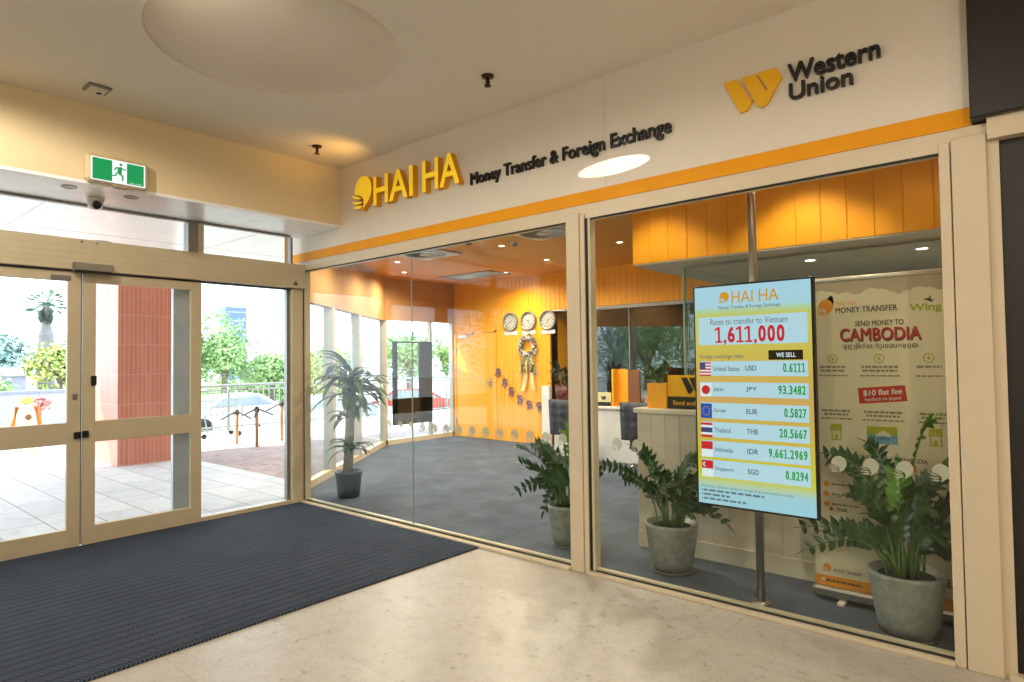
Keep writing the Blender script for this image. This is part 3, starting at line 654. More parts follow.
for i, (x, z) in enumerate(pts_b):
    a = math.radians(-25+9*i)
    shp = [(-.02, .09), (.055, .075), (.06, .05), (.005, .05), (.01, .02), (.06, .03), (.075, -.02), (.045, -.09), (.025, -.085), (.035, -.02), (.005, -.02), (-.02, -.08), (-.05, -.075), (-.03, 0), (-.06, .03), (-.055, .05)]
    one('cut_out', lambda b: b.prism([(x+p*math.cos(a)-q*math.sin(a), z+p*math.sin(a)+q*math.cos(a)) for p, q in shp], 5.075, 5.08, pm('bunting_plum', '#6d4a55', .6)), t)

# ------------------------------------------------------------------ service counter, bulkhead above, screens
def counterb(b):
    boards(b, 3.64, 5.98, .12, 1.06, .80, M_cream, -1, .125); b.box(3.645, 5.98, .815, 1.35, 0, 1.06, M_cream)
    b.box(3.64, 5.98, .79, .82, 0, .125, M_cream)
t = thing('service_counter', 'cream board-fronted service counter behind the rates screen', 'counter', (4.8, 1.05, 0))
one('body', counterb, t); one('countertop', lambda b: b.box(3.62, 5.98, .775, 1.4, 1.06, 1.098, pm('counter_top', '#d8cfbb', .35), .004), t)
structure(one('wall_counter_bulkhead', lambda b: (boards(b, 3.60, 5.99, 2.262, 3.0, .85, M_orange, -1, .16), boards(b, .87, 3.9, 2.262, 3.0, 3.60, M_orange, -1, .16, 'yz'), b.box(3.62, 5.985, .87, 3.9, 2.262, 3.0, M_orange), b.box(3.605, 5.985, .855, 3.9, 2.25, 2.262, M_gceil))))
structure(one('wall_counter_rear', lambda b: (b.box(3.95, 5.99, 3.9, 4.0, 0, 3.0, M_greywall))))
M_edge = pm('glass_edge_green', '#8fa897', .2)
t = thing('counter_screen', 'tall clear security screen standing on the service counter', 'glass screen', (4.9, 1.1, 1.1))
one('front_pane', lambda b: b.box(3.93, 5.97, 1.10, 1.112, 1.098, 2.235, M_glass), t)
one('return_pane', lambda b: b.box(3.93, 3.942, 1.112, 2.4, 1.098, 2.235, M_glass), t)
one('edge_post', lambda b: b.box(3.918, 3.932, 1.09, 1.125, 1.098, 2.235, M_edge), t); one('top_rail', lambda b: b.box(3.93, 5.97, 1.095, 1.117, 2.225, 2.24, M_steel), t); one('edge_post', lambda b: b.box(3.928, 3.944, 2.396, 2.41, 1.098, 2.235, M_edge), t)
for x, y in ((4.765, 1.575), (5.512, 1.575)):
    o = thing('counter_downlight', 'small bright downlight in the grey ceiling behind the counter', 'downlight', (x, y, 2.25), 'downlights behind the counter')
    one('trim_ring', lambda b: b.lathe([(.036, -.002), (.055, -.004), (.06, 0)], M_wh, (x, y, 2.2495), 24), o); one('lamp', lambda b: b.lathe([(.001, -.0015), (.037, -.002), (.037, 0)], M_lamp, (x, y, 2.2495), 20), o)
t = thing('wall_logo', 'faint swirl and lettering on the wall behind the counter', 'sign', (4.2, 3.9, 1.3))
M_logo = pm('muted_amber', '#9a7a48', .6); M_logog = pm('muted_grey_letter', '#5f5a52', .6)
one('swirl_emblem', lambda b: emblem(b, 2.98, 1.98, .16, 3.899, M_logo, .01) if False else emblem(b, 4.2, 2.0, .2, 3.899, M_logo, .01), t)
one('lettering', lambda b: put_text(b, 'Money Transfer', 4.05, 5.2, 1.55, 1.70, 3.899, M_logog, .01, .01), t)
# things on the counter
t = thing('logo_stand_sign', 'yellow slanted-bar logo sign with black base standing on the cream counter', 'sign', (4.05, .86, 1.1))
one('panel', lambda b: b.box(3.885, 4.34, .86, .885, 1.10, 1.36, M_wu, .003), t)
one('base_band', lambda b: (b.box(3.885, 4.34, .856, .86, 1.10, 1.195, M_dark), put_text(b, 'Send and receive', 3.93, 4.28, 1.13, 1.165, .8555, M_wu, .01)), t)
one('bar_logo', lambda b: wlogo(b, 4.0, 1.22, .20, .859, M_dark, .002), t)
t = thing('planter_box', 'plain amber planter box on the end of the cream counter', 'planter', (3.79, .9, 1.1))
one('box', lambda b: (b.box(3.715, 3.88, .84, .852, 1.098, 1.297, M_orange), b.box(3.715, 3.88, .99, 1.0, 1.098, 1.297, M_orange), b.box(3.715, 3.725, .852, .99, 1.098, 1.297, M_orange), b.box(3.87, 3.88, .852, .99, 1.098, 1.297, M_orange), b.box(3.725, 3.87, .852, .99, 1.10, 1.27, M_soil)), t)

# ------------------------------------------------------------------ foliage
def leaf(b, p, d, nrm, L, Wd, m, droop=.25, n=5, fold=.25):
    p = Vector(p); d = Vector(d).normalized(); nrm = Vector(nrm); sd = d.cross(nrm)
    if sd.length < .05: sd = d.cross(Vector((1, 0, .3)))
    sd.normalize(); nrm = sd.cross(d).normalized(); vs = []; fs = []
    for i in range(n+1):
        s = i/n; w = Wd*.5*math.sin(math.pi*min(1, (s*.93+.07))**.8) if i < n else .0008
        c = p+d*(L*s)-nrm*(droop*L*s*s)
        vs += [c+sd*w+nrm*w*fold, c, c-sd*w+nrm*w*fold]
    for i in range(n):
        a = 3*i; fs += [(a, a+1, a+4, a+3), (a+1, a+2, a+5, a+4)]
    b.add(vs, fs, m, True)
def zz_stem(b, base, tip, ctrl, r_, leaves=10, L=.085, Wd=.042, m=None, first=.3):
    P0, P1, P2 = Vector(base), Vector(ctrl), Vector(tip)
    pt = lambda s: P0*(1-s)**2+P1*(2*s*(1-s))+P2*s*s
    b.tube([pt(i/10) for i in range(11)], [.009-.006*i/10 for i in range(11)], M_stem, 6)
    roll = r_.uniform(0, 3.14)
    for k in range(leaves):
        s = first+(1-first)*(k+.5)/leaves; p = pt(s); t_ = (pt(min(1, s+.02))-pt(s-.02)).normalized()
        a = t_.cross(Vector((math.cos(roll), math.sin(roll), .3))).normalized()
        for sg in (-1, 1):
            d = (t_*r_.uniform(.45, .75)+a*sg*r_.uniform(.75, 1)+Vector((0, 0, r_.uniform(-.1, .3)))); k_ = (.75+.25*math.sin(math.pi*s))
            leaf(b, p, d, t_.cross(a)*1.0+Vector((0, 0, .6)), L*k_*r_.uniform(.8, 1.15), Wd*k_*r_.uniform(.85, 1.15), m or M_leaf, r_.uniform(.05, .3))
    leaf(b, P2, (P2-P1).normalized(), Vector((0, 0, 1)), L, Wd*.8, m or M_leaf, .1)
RV = Vector((.7602, .6497, 0)); FV = Vector((-.6497, .7602, 0))
def zz_plant(x, y, tips, seed, label, rt_=.185, rb=.125, h=.335, extra=6, dmax=.2, ymax=.78):
    r_ = random.Random(seed)
    t = thing('potted_plant', label, 'potted plant', (x, y, 0), 'zz plants along the shop window')
    one('saucer', lambda b: b.lathe([(.001, .004), (rb+.008, .004), (rb+.02, .018), (rb+.024, .018), (rb+.014, 0), (.001, 0)], M_sauc, (x, y, 0), 32), t)
    one('pot', lambda b: b.lathe([(.001, .012), (rb, .012), (rb+.02, .06), (rb+(rt_-rb)*.7, h*.6), (rt_-.003, h*.93), (rt_, h), (rt_-.012, h+.004), (rt_-.018, h-.02), (.001, h-.035)], M_pot, (x, y, 0), 40), t)
    one('soil', lambda b: b.lathe([(.001, 0), (rt_-.06, .004), (rt_-.017, -.006)], M_soil, (x, y, h-.025), 24), t)
    def st(b):
        for i, (dx, z, mm) in enumerate(tips):
            dy = r_.uniform(-dmax, dmax)*(.3+.5*z); RV = Vector((1.2, 0, 0)); FV = Vector((0, 1, 0))
            base = Vector((x, y, h-.03))+RV*(dx*.12+r_.uniform(-.05, .05))+FV*r_.uniform(-.05, .05)
            tip = Vector((x, y, z))+RV*dx+FV*dy
            tip.y = min(max(tip.y, .06), ymax-.03)
            ctrl = (base+tip)/2; top = max(z, h+.25)
            ctrl = Vector((x, y, h+(top-h)*.85+.04))+RV*dx*.28+FV*dy*.3
            zz_stem(b, base, tip, ctrl, r_, 11 if z > .5 else 8, m=M_leafl if mm else None, first=.28)
        for k in range(extra):
            a = r_.uniform(0, 6.28); rr = r_.uniform(.1, .28); z = r_.uniform(h+.12, h+.42)
            tip = Vector((x+rr*math.cos(a), min(max(.06, y+rr*math.sin(a)), ymax-.04), z)); base = Vector((x+.05*math.cos(a), y+.05*math.sin(a), h-.03))
            zz_stem(b, base, tip, Vector((x+rr*.35*math.cos(a), y+rr*.35*math.sin(a), z+.05)), r_, 8)
    mbf = MB(); st(mbf); mbf.v = [(px, min(max(py, .02), ymax), pz) for px, py, pz in mbf.v]; mbf.build('foliage', t); return t
zz_plant(5.56, .262, [(-.33, .92, 0), (-.47, .46, 0), (-.27, .93, 0), (-.14, 1.0, 0), (.10, 1.14, 1), (.22, .96, 0), (.26, .76, 0), (.2, .6, 0), (.17, .42, 0), (-.32, .50, 0), (-.40, .38, 0), (-.03, .86, 1), (0, .92, 1), (.04, .78, 0), (-.2, .72, 0), (.13, .85, 0), (-.12, .62, 0)], 5, 'large zz plant in a grey pot in front of the roll-up banner', extra=12, ymax=.465, dmax=.17)
zz_plant(4.109, .43, [(-.46, .68, 0), (-.36, .56, 0), (-.22, .86, 0), (-.15, .66, 0), (.17, .80, 0), (.30, .36, 0), (.16, .55, 0), (.24, .48, 0), (.08, .68, 0), (.2, .66, 0), (-.06, .5, 0)], 11, 'zz plant in a grey pot before the cream counter front', extra=6, ymax=.76)
zz_plant(3.183, .47, [(-.52, .72, 0), (-.44, .36, 0), (-.45, .60, 0), (-.36, .74, 0), (-.22, .80, 0), (-.08, .88, 1), (-.2, .24, 0), (-.33, .56, 0), (-.05, .62, 0), (.15, .9, 0), (.2, .6, 0), (-.15, .5, 0), (-.3, .45, 0), (-.02, .95, 1)], 23, 'zz plant half hidden behind the cream pillar', .165, .11, .33, 5)
# small plant in the amber planter
t = thing('counter_plant', 'small green plant growing out of the amber planter box', 'plant', (3.79, .92, 1.28))
def sp(b):
    r_ = random.Random(9)
    for dx, z in ((-.09, 1.40), (.05, 1.44), (.09, 1.40), (-.02, 1.37), (-.12, 1.36)): zz_stem(b, (3.79+dx*.2, .92, 1.272), (3.79+dx, .9+r_.uniform(-.05, .08), z), (3.79+dx*.3, .92, z), r_, 5, .06, .03)
one('foliage', sp, t)
# tall cane plant in the corner of the window
t = thing('cane_plant', 'tall cane plant with arching strap leaves in a dark pot', 'potted plant', (.19, .47, 0))
one('pot', lambda b: b.lathe([(.001, .004), (.115, .004), (.122, .03), (.143, .255), (.152, .258), (.153, .285), (.140, .288), (.135, .26), (.001, .25)], M_dpot, (.19, .47, 0), 36), t)
one('soil', lambda b: b.lathe([(.001, .004), (.137, 0)], M_soil, (.19, .47, .262), 20), t)
one('trunk', lambda b: (b.tube([(.17, .47, .25), (.19, .48, .6), (.21, .48, .95), (.23, .48, 1.12)], [.055, .052, .05, .045], M_trunk, 12), b.tube([(.24, .44, .25), (.27, .43, .42), (.29, .43, .52)], [.03, .028, .026], M_trunk, 10)), t)
def straps(cx, cy, cz, n, L0, L1, seed, zs):
    def f(b):
        r_ = random.Random(seed)
        for k in range(n):
            a = k*2.4+r_.uniform(-.3, .3); el = r_.uniform(.1, 1.2); L = r_.uniform(L0, L1); wd = r_.uniform(.06, .095)
            d = Vector((math.cos(a), math.sin(a), 0)); p = Vector((cx, cy, cz+r_.uniform(0, zs))); N = 9; vs = []; sd = Vector((-d.y, d.x, 0)); dirv = d*math.cos(el)+Vector((0, 0, math.sin(el))); step = L/N
            for i in range(N+1):
                s = i/N; w = wd*.5*(math.sin(math.pi*(s*.9+.1))**.7 if i < N else .03)
                vs += [p+sd*w+Vector((0, 0, w*.35)), p.copy(), p-sd*w+Vector((0, 0, w*.35))]
                p = p+dirv*step; dirv = (dirv+Vector((0, 0, -.16-.12*s))).normalized()
                if p.y < .04: p.y = .04
            b.add(vs, [q for i in range(N) for q in ((3*i, 3*i+1, 3*i+4, 3*i+3), (3*i+1, 3*i+2, 3*i+5, 3*i+4))], M_strap, True)
    return f
M_strap = pm('strap_leaf', '#47633a', .32, var=.3, scale=7)
one('crown', straps(.24, .48, 1.05, 58, .38, .6, 4, .3), t); one('crown', straps(.21, .48, .84, 14, .3, .45, 8, .12), t); one('side_shoot', straps(.29, .43, .5, 13, .24, .36, 6, .06), t)

# ------------------------------------------------------------------ rates screen on its pole
t = thing('rates_display', 'tall lit currency-rates screen on a steel pole behind the glass', 'screen', (4.8, .2, 0))
one('pole', lambda b: (b.tube([(4.80, .215, .012), (4.80, .215, 2.998)], .024, M_steel, 16),), t)
one('floor_flange', lambda b: b.lathe([(.001, .012), (.055, .012), (.06, 0)], M_steel, (4.80, .215, .001), 24), t)
one('housing', lambda b: b.box(4.437, 5.163, .142, .19, .562, 1.955, M_black, .004), t)
one('bracket', lambda b: b.box(4.70, 4.90, .18, .2, 1.05, 1.45, M_black, .004), t)
def screen_mat():
    m, nt, b = newmat('screen_background'); v, o = coords(nt)
    zf = math_n(nt, 'DIVIDE', math_n(nt, 'SUBTRACT', o[2], .575), 1.365)
    base = ramp(nt, zf, [(0, hx('#a5d6e4')), (.07, hx('#a6d6df')), (.125, hx('#d3d23a')), (.3, hx('#d9bd4a')), (.5, hx('#dcae62')), (.66, hx('#dcc053')), (.8, hx('#d7cf63')), (.868, hx('#cfd06a')), (.892, hx('#b9d9b0')), (.905, hx('#b4dcea')), (1, hx('#b2dcee'))])
    b.inputs['Base Color'].default_value = (.01, .01, .01, 1); b.inputs['Roughness'].default_value = .2
    nt.links.new(base, b.inputs['Emission Color']); b.inputs['Emission Strength'].default_value = .62; return m
E_ = .62
SC = screen_mat(); E_card = em('screen_card', '#bfe0ec', E_); E_gold = em('screen_gold', '#dda012', E_); E_txt = em('screen_grey', '#5f7076', E_)
E_red = em('screen_red', '#d3232f', E_); E_grn = em('screen_green', '#1fa23c', E_); E_blk = em('screen_brown', '#2a1f08', .5); E_wht = em('screen_white', '#eaf4f6', E_); E_blu = em('screen_blue', '#1350b0', E_); E_nvy = em('screen_navy', '#3b4572', E_)
panel = one('screen_panel', lambda b: rect(b, 4.449, 5.151, .575, 1.942, .1415, SC), t)
Y1, Y2, Y3, Y4 = .1412, .1409, .1406, .1403
one('header_logo', lambda b: (emblem(b, 4.638, 1.868, .038, Y2, E_gold, .0002), put_text(b, 'HAI HA', 4.69, 4.972, 1.832, 1.905, Y2, E_gold, .006), put_text(b, 'Money Transfer & Foreign Exchange', 4.605, 4.98, 1.79, 1.818, Y2, E_txt, .004)), t)
one('headline_card', lambda b: (rect(b, 4.47, 5.128, 1.575, 1.751, Y1, E_card), put_text(b, 'Rates to transfer to Vietnam', 4.55, 5.02, 1.700, 1.738, Y2, E_txt), put_number(b, '1,611,000', 4.575, 5.005, 1.587, 1.686, Y2, E_red, .035)), t)
one('subhead', lambda b: put_text(b, 'Foreign exchange rates', 4.475, 4.755, 1.482, 1.516, Y2, E_txt, .006), t)
one('sell_tag', lambda b: (rect(b, 4.905, 5.10, 1.478, 1.535, Y1, E_blk), put_text(b, 'WE SELL', 4.95, 5.06, 1.493, 1.52, Y2, E_wht, .02)), t)
def flag_us(b, x0, x1, z0, z1):
    for k in range(9): rect(b, x0, x1, z0+(z1-z0)*k/9, z0+(z1-z0)*(k+1)/9, Y3, E_red if k % 2 == 0 else E_wht)
    rect(b, x0, x0+(x1-x0)*.5, z0+(z1-z0)*.5, z1, Y4, E_nvy)
def flag_jp(b, x0, x1, z0, z1): rect(b, x0, x1, z0, z1, Y3, E_wht); disc(b, (x0+x1)/2, (z0+z1)/2, (z1-z0)*.33, Y4, E_red)
def flag_eu(b, x0, x1, z0, z1):
    rect(b, x0, x1, z0, z1, Y3, E_blu)
    for k in range(12): disc(b, (x0+x1)/2+(x1-x0)*.3*math.cos(k*math.pi/6), (z0+z1)/2+(z1-z0)*.3*math.sin(k*math.pi/6), .0035, Y4, E_gold, 8)
def flag_th(b, x0, x1, z0, z1):
    for a, c, m in ((0, .17, E_red), (.17, .33, E_wht), (.33, .67, E_nvy), (.67, .83, E_wht), (.83, 1, E_red)): rect(b, x0, x1, z0+(z1-z0)*a, z0+(z1-z0)*c, Y3, m)
def flag_id(b, x0, x1, z0, z1): rect(b, x0, x1, z0, (z0+z1)/2, Y3, E_wht); rect(b, x0, x1, (z0+z1)/2, z1, Y3, E_red)
def flag_sg(b, x0, x1, z0, z1):
    flag_id(b, x0, x1, z0, z1); disc(b, x0+.022, z1-(z1-z0)*.25, .015, Y4, E_wht, 16); disc(b, x0+.029, z1-(z1-z0)*.25, .013, Y4-.0002, E_red, 16)
rows = [(1.381, 1.472, flag_us, 'United States', 'USD', '0.6111', 4.985), (1.251, 1.341, flag_jp, 'Japan', 'JPY', '93.3482', 4.955), (1.114, 1.211, flag_eu, 'Europe', 'EUR', '0.5827', 4.985), (.994, 1.09, flag_th, 'Thailand', 'THB', '20.5667', 4.955), (.87, .972, flag_id, 'Indonesia', 'IDR', '9,661.2969', 4.89), (.745, .852, flag_sg, 'Singapore', 'SGD', '0.8294', 4.985)]
for z0, z1, fl, nm, cc, val, vx in rows:
    zm = (z0+z1)/2
    rw = one('rate_row', lambda b: (rect(b, 4.475, 5.125, z0, z1, Y1, E_card), put_text(b, nm, 4.562, 4.562+.0128*len(nm), zm-.016, zm+.014, Y2, E_txt, .012), put_text(b, cc, 4.765, 4.832, zm-.014, zm+.018, Y2, E_txt, .025), put_number(b, val, vx, 5.112, zm-.022, zm+.03, Y2, E_grn, .03)), t)
    one('flag', lambda b: fl(b, 4.474, 4.548, z0-.002, z1-.006), rw)
def foot(b):
    for k in range(4): disc(b, 4.472, .683-.026*k, .005, Y2, E_txt, 8)
    put_text(b, 'Exchange rates are subject to change at any time without notice.', 4.482, 5.03, .672, .694, Y2, E_txt)
    for k, e in ((1, 4.86), (2, 4.66), (3, 4.76)):
        x = 4.482; r_ = random.Random(k)
        while x < e: w = r_.uniform(.02, .05); rect(b, x, min(x+w, e), .678-.026*k, .690-.026*k, Y2, E_txt); x += w+.009
one('footnote', foot, t)

# ------------------------------------------------------------------ roll-up banner
t = thing('roll_up_banner', 'pale roll-up money-transfer banner beside the rates screen', 'banner', (5.455, .53, 0))
BX0, BX1, BY = 5.03, 5.785, .53
one('cassette', lambda b: b.box(BX0-.012, BX1+.012, BY-.05, BY+.05, .02, .085, M_steel, .015), t)
one('top_rail', lambda b: b.tube([(BX0-.005, BY, 1.965), (BX1+.005, BY, 1.965)], .016, pm('rail_white', '#d9cfc0', .3, .3), 10), t)
for x in (5.19, 5.62): one('foot', lambda b: b.box(x-.02, x+.02, BY-.10, BY+.10, .002, .02, M_cream, .003), t)
one('support_pole', lambda b: b.tube([(5.41, BY+.02, .06), (5.41, BY+.02, 1.96)], .008, M_steel), t)
bpn = one('printed_sheet', lambda b: b.box(BX0, BX1, BY-.001, BY+.001, .08, 1.96, M_ban), t)
B1, B2, B3 = BY-.0014, BY-.0018, BY-.0022
def dash(b, xc, z, w, h, m, seed=0, y=None):
    r_ = random.Random(seed); x = xc-w/2
    while x < xc+w/2-.004: q = r_.uniform(.012, .035); rect(b, x, min(x+q, xc+w/2), z-h/2, z+h/2, y or B2, m); x += q+.005
def art(b):
    r_ = random.Random(2)
    for k in range(16):
        cx = BX0+.02+(BX1-BX0-.04)*k/15; r0 = r_.uniform(.05, .075); cz = 1.80+r_.uniform(0, .03)
        disc(b, min(max(cx, BX0+r0), BX1-r0), cz, r0, B1+.0001*(k % 3), M_ban, 20)
    rect(b, BX0, BX1, 1.85, 1.95, B1+.00035, M_cloud)
one('cloud_band', art, t)
one('header_logos', lambda b: (emblem(b, 5.125, 1.795, .052, B2, M_banor, .0002), put_text(b, 'HAI HA', 5.19, 5.30, 1.802, 1.832, B3, M_banor), put_text(b, 'MONEY TRANSFER', 5.185, 5.515, 1.757, 1.792, B3, M_bantxt, .02)), t)
one('partner_logo', lambda b: (put_text(b, 'Wing', 5.575, 5.73, 1.735, 1.79, B3, M_bangrn, .03), b.prism([(5.64, 1.812), (5.665, 1.818), (5.685, 1.806), (5.70, 1.809), (5.682, 1.795), (5.66, 1.806)], B3, B3-.0003, M_navy)), t)
def title(b):
    put_text(b, 'SEND MONEY TO', 5.292, 5.545, 1.672, 1.705, B2, M_bantxt, .02)
    put_text(b, 'CAMBODIA', 5.210, 5.632, 1.578, 1.658, B2, M_navy, .022); put_text(b, 'CAMBODIA', 5.206, 5.628, 1.586, 1.662, B3, M_banred, .022)
    put_text(b, 'ផ្ញើប្រាក់ទៅប្រទេសកម្ពុជា', 5.225, 5.61, 1.530, 1.572, B2, M_bantxt, .008)
one('headline', title, t)
for i, xc in enumerate((5.162, 5.414, 5.661)):
    def cols(b):
        disc(b, xc, 1.478, .028, B2, M_bangrn, 20); disc(b, xc, 1.478, .022, B3, M_ban, 20); rect(b, xc-.004, xc+.004, 1.467, 1.49, B3-.0003, M_bangrn); rect(b, xc-.01, xc+.01, 1.474, 1.479, B3-.0003, M_bangrn)
        w = (.15, .19, .12)[i]; dash(b, xc, 1.428, w, .013, M_bangrey, i); (dash(b, xc, 1.405, w*.95, .013, M_bangrey, i+5) if i < 2 else None); dash(b, xc, 1.375, w*1.1, .009, M_bangrey, i+9)
        dash(b, xc+.01, 1.160, w*1.05, .013, M_bangrey, i+20); dash(b, xc+.01, 1.138, w*.9, .013, M_bangrey, i+30); dash(b, xc+.01, 1.112, w*1.15, .009, M_bangrey, i+40)
    one('column_text', cols, t)
def fee(b):
    p = [(5.296, 1.300), (5.541, 1.322), (5.552, 1.230), (5.304, 1.206)]
    b.prism(p[::-1], B2, B2-.0003, M_banred)
    mb2 = MB(); put_text(mb2, '$10 flat fee', 5.325, 5.525, 1.258, 1.296, 0, M_wh, .02); put_text(mb2, 'តម្លៃសេវា ១០ ដុល្លារ', 5.33, 5.52, 1.225, 1.252, 0, M_ban, .005)
    b.add([(x, B3-.0004+y, z+(x-5.42)*.09) for x, y, z in mb2.v], mb2.f, M_wh)
one('fee_badge', fee, t)
for xc in (5.172, 5.682):
    def pics(b):
        rect(b, xc-.03, xc+.03, 1.055, 1.078, B2, M_bangrn); [rect(b, xc-.034+.017*k, xc-.02+.017*k, 1.035, 1.055, B2, M_bangrn) for k in range(4)]
        for a in ((xc-.028, xc-.022, .985, 1.035), (xc+.022, xc+.028, .985, 1.035), (xc-.03, xc+.03, .98, .986), (xc-.008, xc+.008, .986, 1.015)): rect(b, *a, B2, M_bangrn)
    one('shop_pictogram', pics, t)
def pict(b):
    rect(b, 5.337, 5.496, .975, 1.03, B2, M_banblu); rect(b, 5.337, 5.496, 1.03, 1.075, B2, M_bangrn)
    b.prism([(5.38, 1.02), (5.40, 1.04), (5.425, 1.052), (5.45, 1.04), (5.468, 1.02)], B2, B3, M_ban)
    b.prism([(5.39, 1.0), (5.40, 1.015), (5.41, 1.01), (5.415, 1.028), (5.42, 1.01), (5.43, 1.028), (5.436, 1.01), (5.445, 1.015), (5.455, 1.0)], B3, B3-.0003, pm('banner_teal', '#4d7f94', .6))
one('picture', pict, t)
def lower(b):
    put_text(b, 'SEND MONEY HOME TO CAMBODIA', 5.195, 5.64, .876, .902, B2, M_bantxt, .012)
    rect(b, 5.292, 5.585, .825, .867, B2, M_banor); dash(b, 5.438, .846, .25, .018, M_bantxt, 3, B3)
    for k, z in enumerate((.708, .647, .586)): disc(b, 5.105, z, .017, B2, M_banor, 16); dash(b, 5.21, z, .15, .012, M_bangrey, k+50)
    disc(b, 5.13, .555, .012, B2, M_banred, 12); put_text(b, 'max', 5.165, 5.22, .545, .565, B2, M_navy, .02)
    emblem(b, 5.095, .19, .028, B2, M_banor, .0002); put_text(b, 'MONEY TRANSFER', 5.135, 5.29, .172, .192, B2, M_bantxt, .004); put_text(b, 'max', 5.66, 5.765, .205, .25, B2, M_bantxt, .02)
    rect(b, BX0, BX1, .083, .145, B2, M_banor); dash(b, 5.19, .115, .2, .012, M_bantxt, 77, B3); emblem(b, 5.075, .115, .012, B3, M_ban, .0002)
one('lower_print', lower, t)

# ------------------------------------------------------------------ desk zone at the back
t = thing('service_desk', 'white service desk near the back of the shop', 'desk', (1.3, 4.45, 0))
one('front_panel', lambda b: b.box(.26, 2.6, 4.2, 4.24, 0, .76, M_wh, .003), t); one('desktop', lambda b: b.box(.20, 2.64, 4.17, 4.9, .76, .80, M_wh, .004), t)
one('side_panel', lambda b: b.box(2.56, 2.6, 4.24, 4.86, 0, .76, M_wh, .003), t)
tag(one('end_panel', lambda b: b.box(.10, .25, 4.1, 4.16, 0, 1.08, M_wh, .004)), 'tall white end panel at the edge of the white desk', 'panel')
t = thing('desk_divider', 'orange upright divider box standing on the white desk', 'divider', (1.45, 4.3, .8))
one('front_board', lambda b: b.box(1.33, 1.36, 4.18, 4.55, .80, 1.34, M_orange, .003), t); one('face_board', lambda b: (b.box(1.36, 1.53, 4.3, 4.33, .80, 1.33, M_orange, .003),), t); one('brown_side', lambda b: b.box(1.53, 1.72, 4.3, 4.33, .80, 1.33, pm('brown_board', '#7a4a24', .5), .003), t)
t = thing('desk_logo_sign', 'small white sign with black slanted-bar logo on the white desk', 'sign', (1.2, 4.2, .8))
one('panel', lambda b: b.box(1.06, 1.30, 4.2, 4.22, .80, 1.0, pm('sign_cream', '#d9cf9d', .5), .002), t); one('base_band', lambda b: b.box(1.06, 1.30, 4.196, 4.2, .80, .86, M_dark), t); one('bar_logo', lambda b: wlogo(b, 1.13, .89, .09, 4.199, M_dark, .002), t)
tag(one('paper_box', lambda b: (b.box(1.82, 1.95, 4.25, 4.36, .80, .94, pm('pink_card', '#c98a78', .6), .004), b.box(1.815, 1.955, 4.245, 4.365, .93, .955, pm('pink_lid', '#d59a86', .6), .003))), 'small pink card box on the white desk', 'box')
def chair(x, y, lb, seatm):
    t = thing('office_chair', lb, 'chair', (x, y, 0), 'tufted chairs before the white desk')
    def bk(b):
        nx, nz = 12, 14; vs = []; w, h, z0 = .23, .50, .42
        for j in range(nz+1):
            for i in range(nx+1):
                u = i/nx*2-1; v = j/nz; px, pz = i % 4, j % 4
                bmp_ = .022*abs(math.sin(math.pi*i/4))**.5*abs(math.sin(math.pi*j/3.5))**.5
                ed = (1-u**8)*(1-(2*v-1)**8); vs.append((x+u*w, y-.04-bmp_*ed-.02*ed-.03*v, z0+v*h))
        f = [(j*(nx+1)+i, j*(nx+1)+i+1, (j+1)*(nx+1)+i+1, (j+1)*(nx+1)+i) for j in range(nz) for i in range(nx)]
        b.add(vs, f, M_tuft, True); b.box(x-.23, x+.23, y-.07, y+.0, z0, z0+h, M_tuft, .03)
    one('backrest', bk, t); one('seat', lambda b: b.box(x-.24, x+.24, y-.02, y+.44, .42, .50, M_tuft, .03), t)
    one('gas_column', lambda b: b.tube([(x, y+.2, .06), (x, y+.2, .43)], .025, M_chrome), t)
    for k in range(5):
        a = k*1.2566+.3; one('base_leg', lambda b: (b.tube([(x, y+.2, .09), (x+.27*math.cos(a), y+.2+.27*math.sin(a), .06)], [.022, .014], M_chrome), b.lathe([(.001, -.012), (.028, -.012), (.03, 0), (.028, .012), (.001, .012)], M_black, (x+.27*math.cos(a), y+.2+.27*math.sin(a), .03), 12, True, 'y')), t)
    return t
chair(.90, 3.60, 'dark tufted office chair below the plant with a red pot', M_tuft); chair(2.06, 3.62, 'dark tufted office chair beside the cream counter end', M_tuft)
t = thing('desk_plant', 'dark leafy plant in a red pot on the white desk', 'potted plant', (.36, 4.36, .8))
M_redp = pm('red_glaze', '#571b15', .35); M_dleaf = pm('dusky_leaf', '#2c382f', .4, var=.3)
one('pot', lambda b: b.lathe([(.001, .8), (.10, .8), (.14, .93), (.15, 1.1), (.14, 1.1), (.13, 1.06), (.001, 1.05)], M_redp, (.36, 4.36, 0), 28), t)
def dl_(b):
    r_ = random.Random(31)
    for k in range(90):
        a = r_.uniform(0, 6.28); e = r_.uniform(-.3, 1.4); p = Vector((.36+.2*math.cos(a)*r_.random(), 4.36+.2*math.sin(a)*r_.random(), 1.08+.3*r_.random())); leaf(b, p, (math.cos(a)*math.cos(e), math.sin(a)*math.cos(e), math.sin(e)), (0, 0, 1), r_.uniform(.1, .17), .055, M_dleaf, .3)
    for k in range(7): b.tube([(.36, 4.36, 1.04), (.36+.1*math.cos(k), 4.36+.1*math.sin(k), 1.3)], .006, M_stem, 5)
one('foliage', dl_, t)

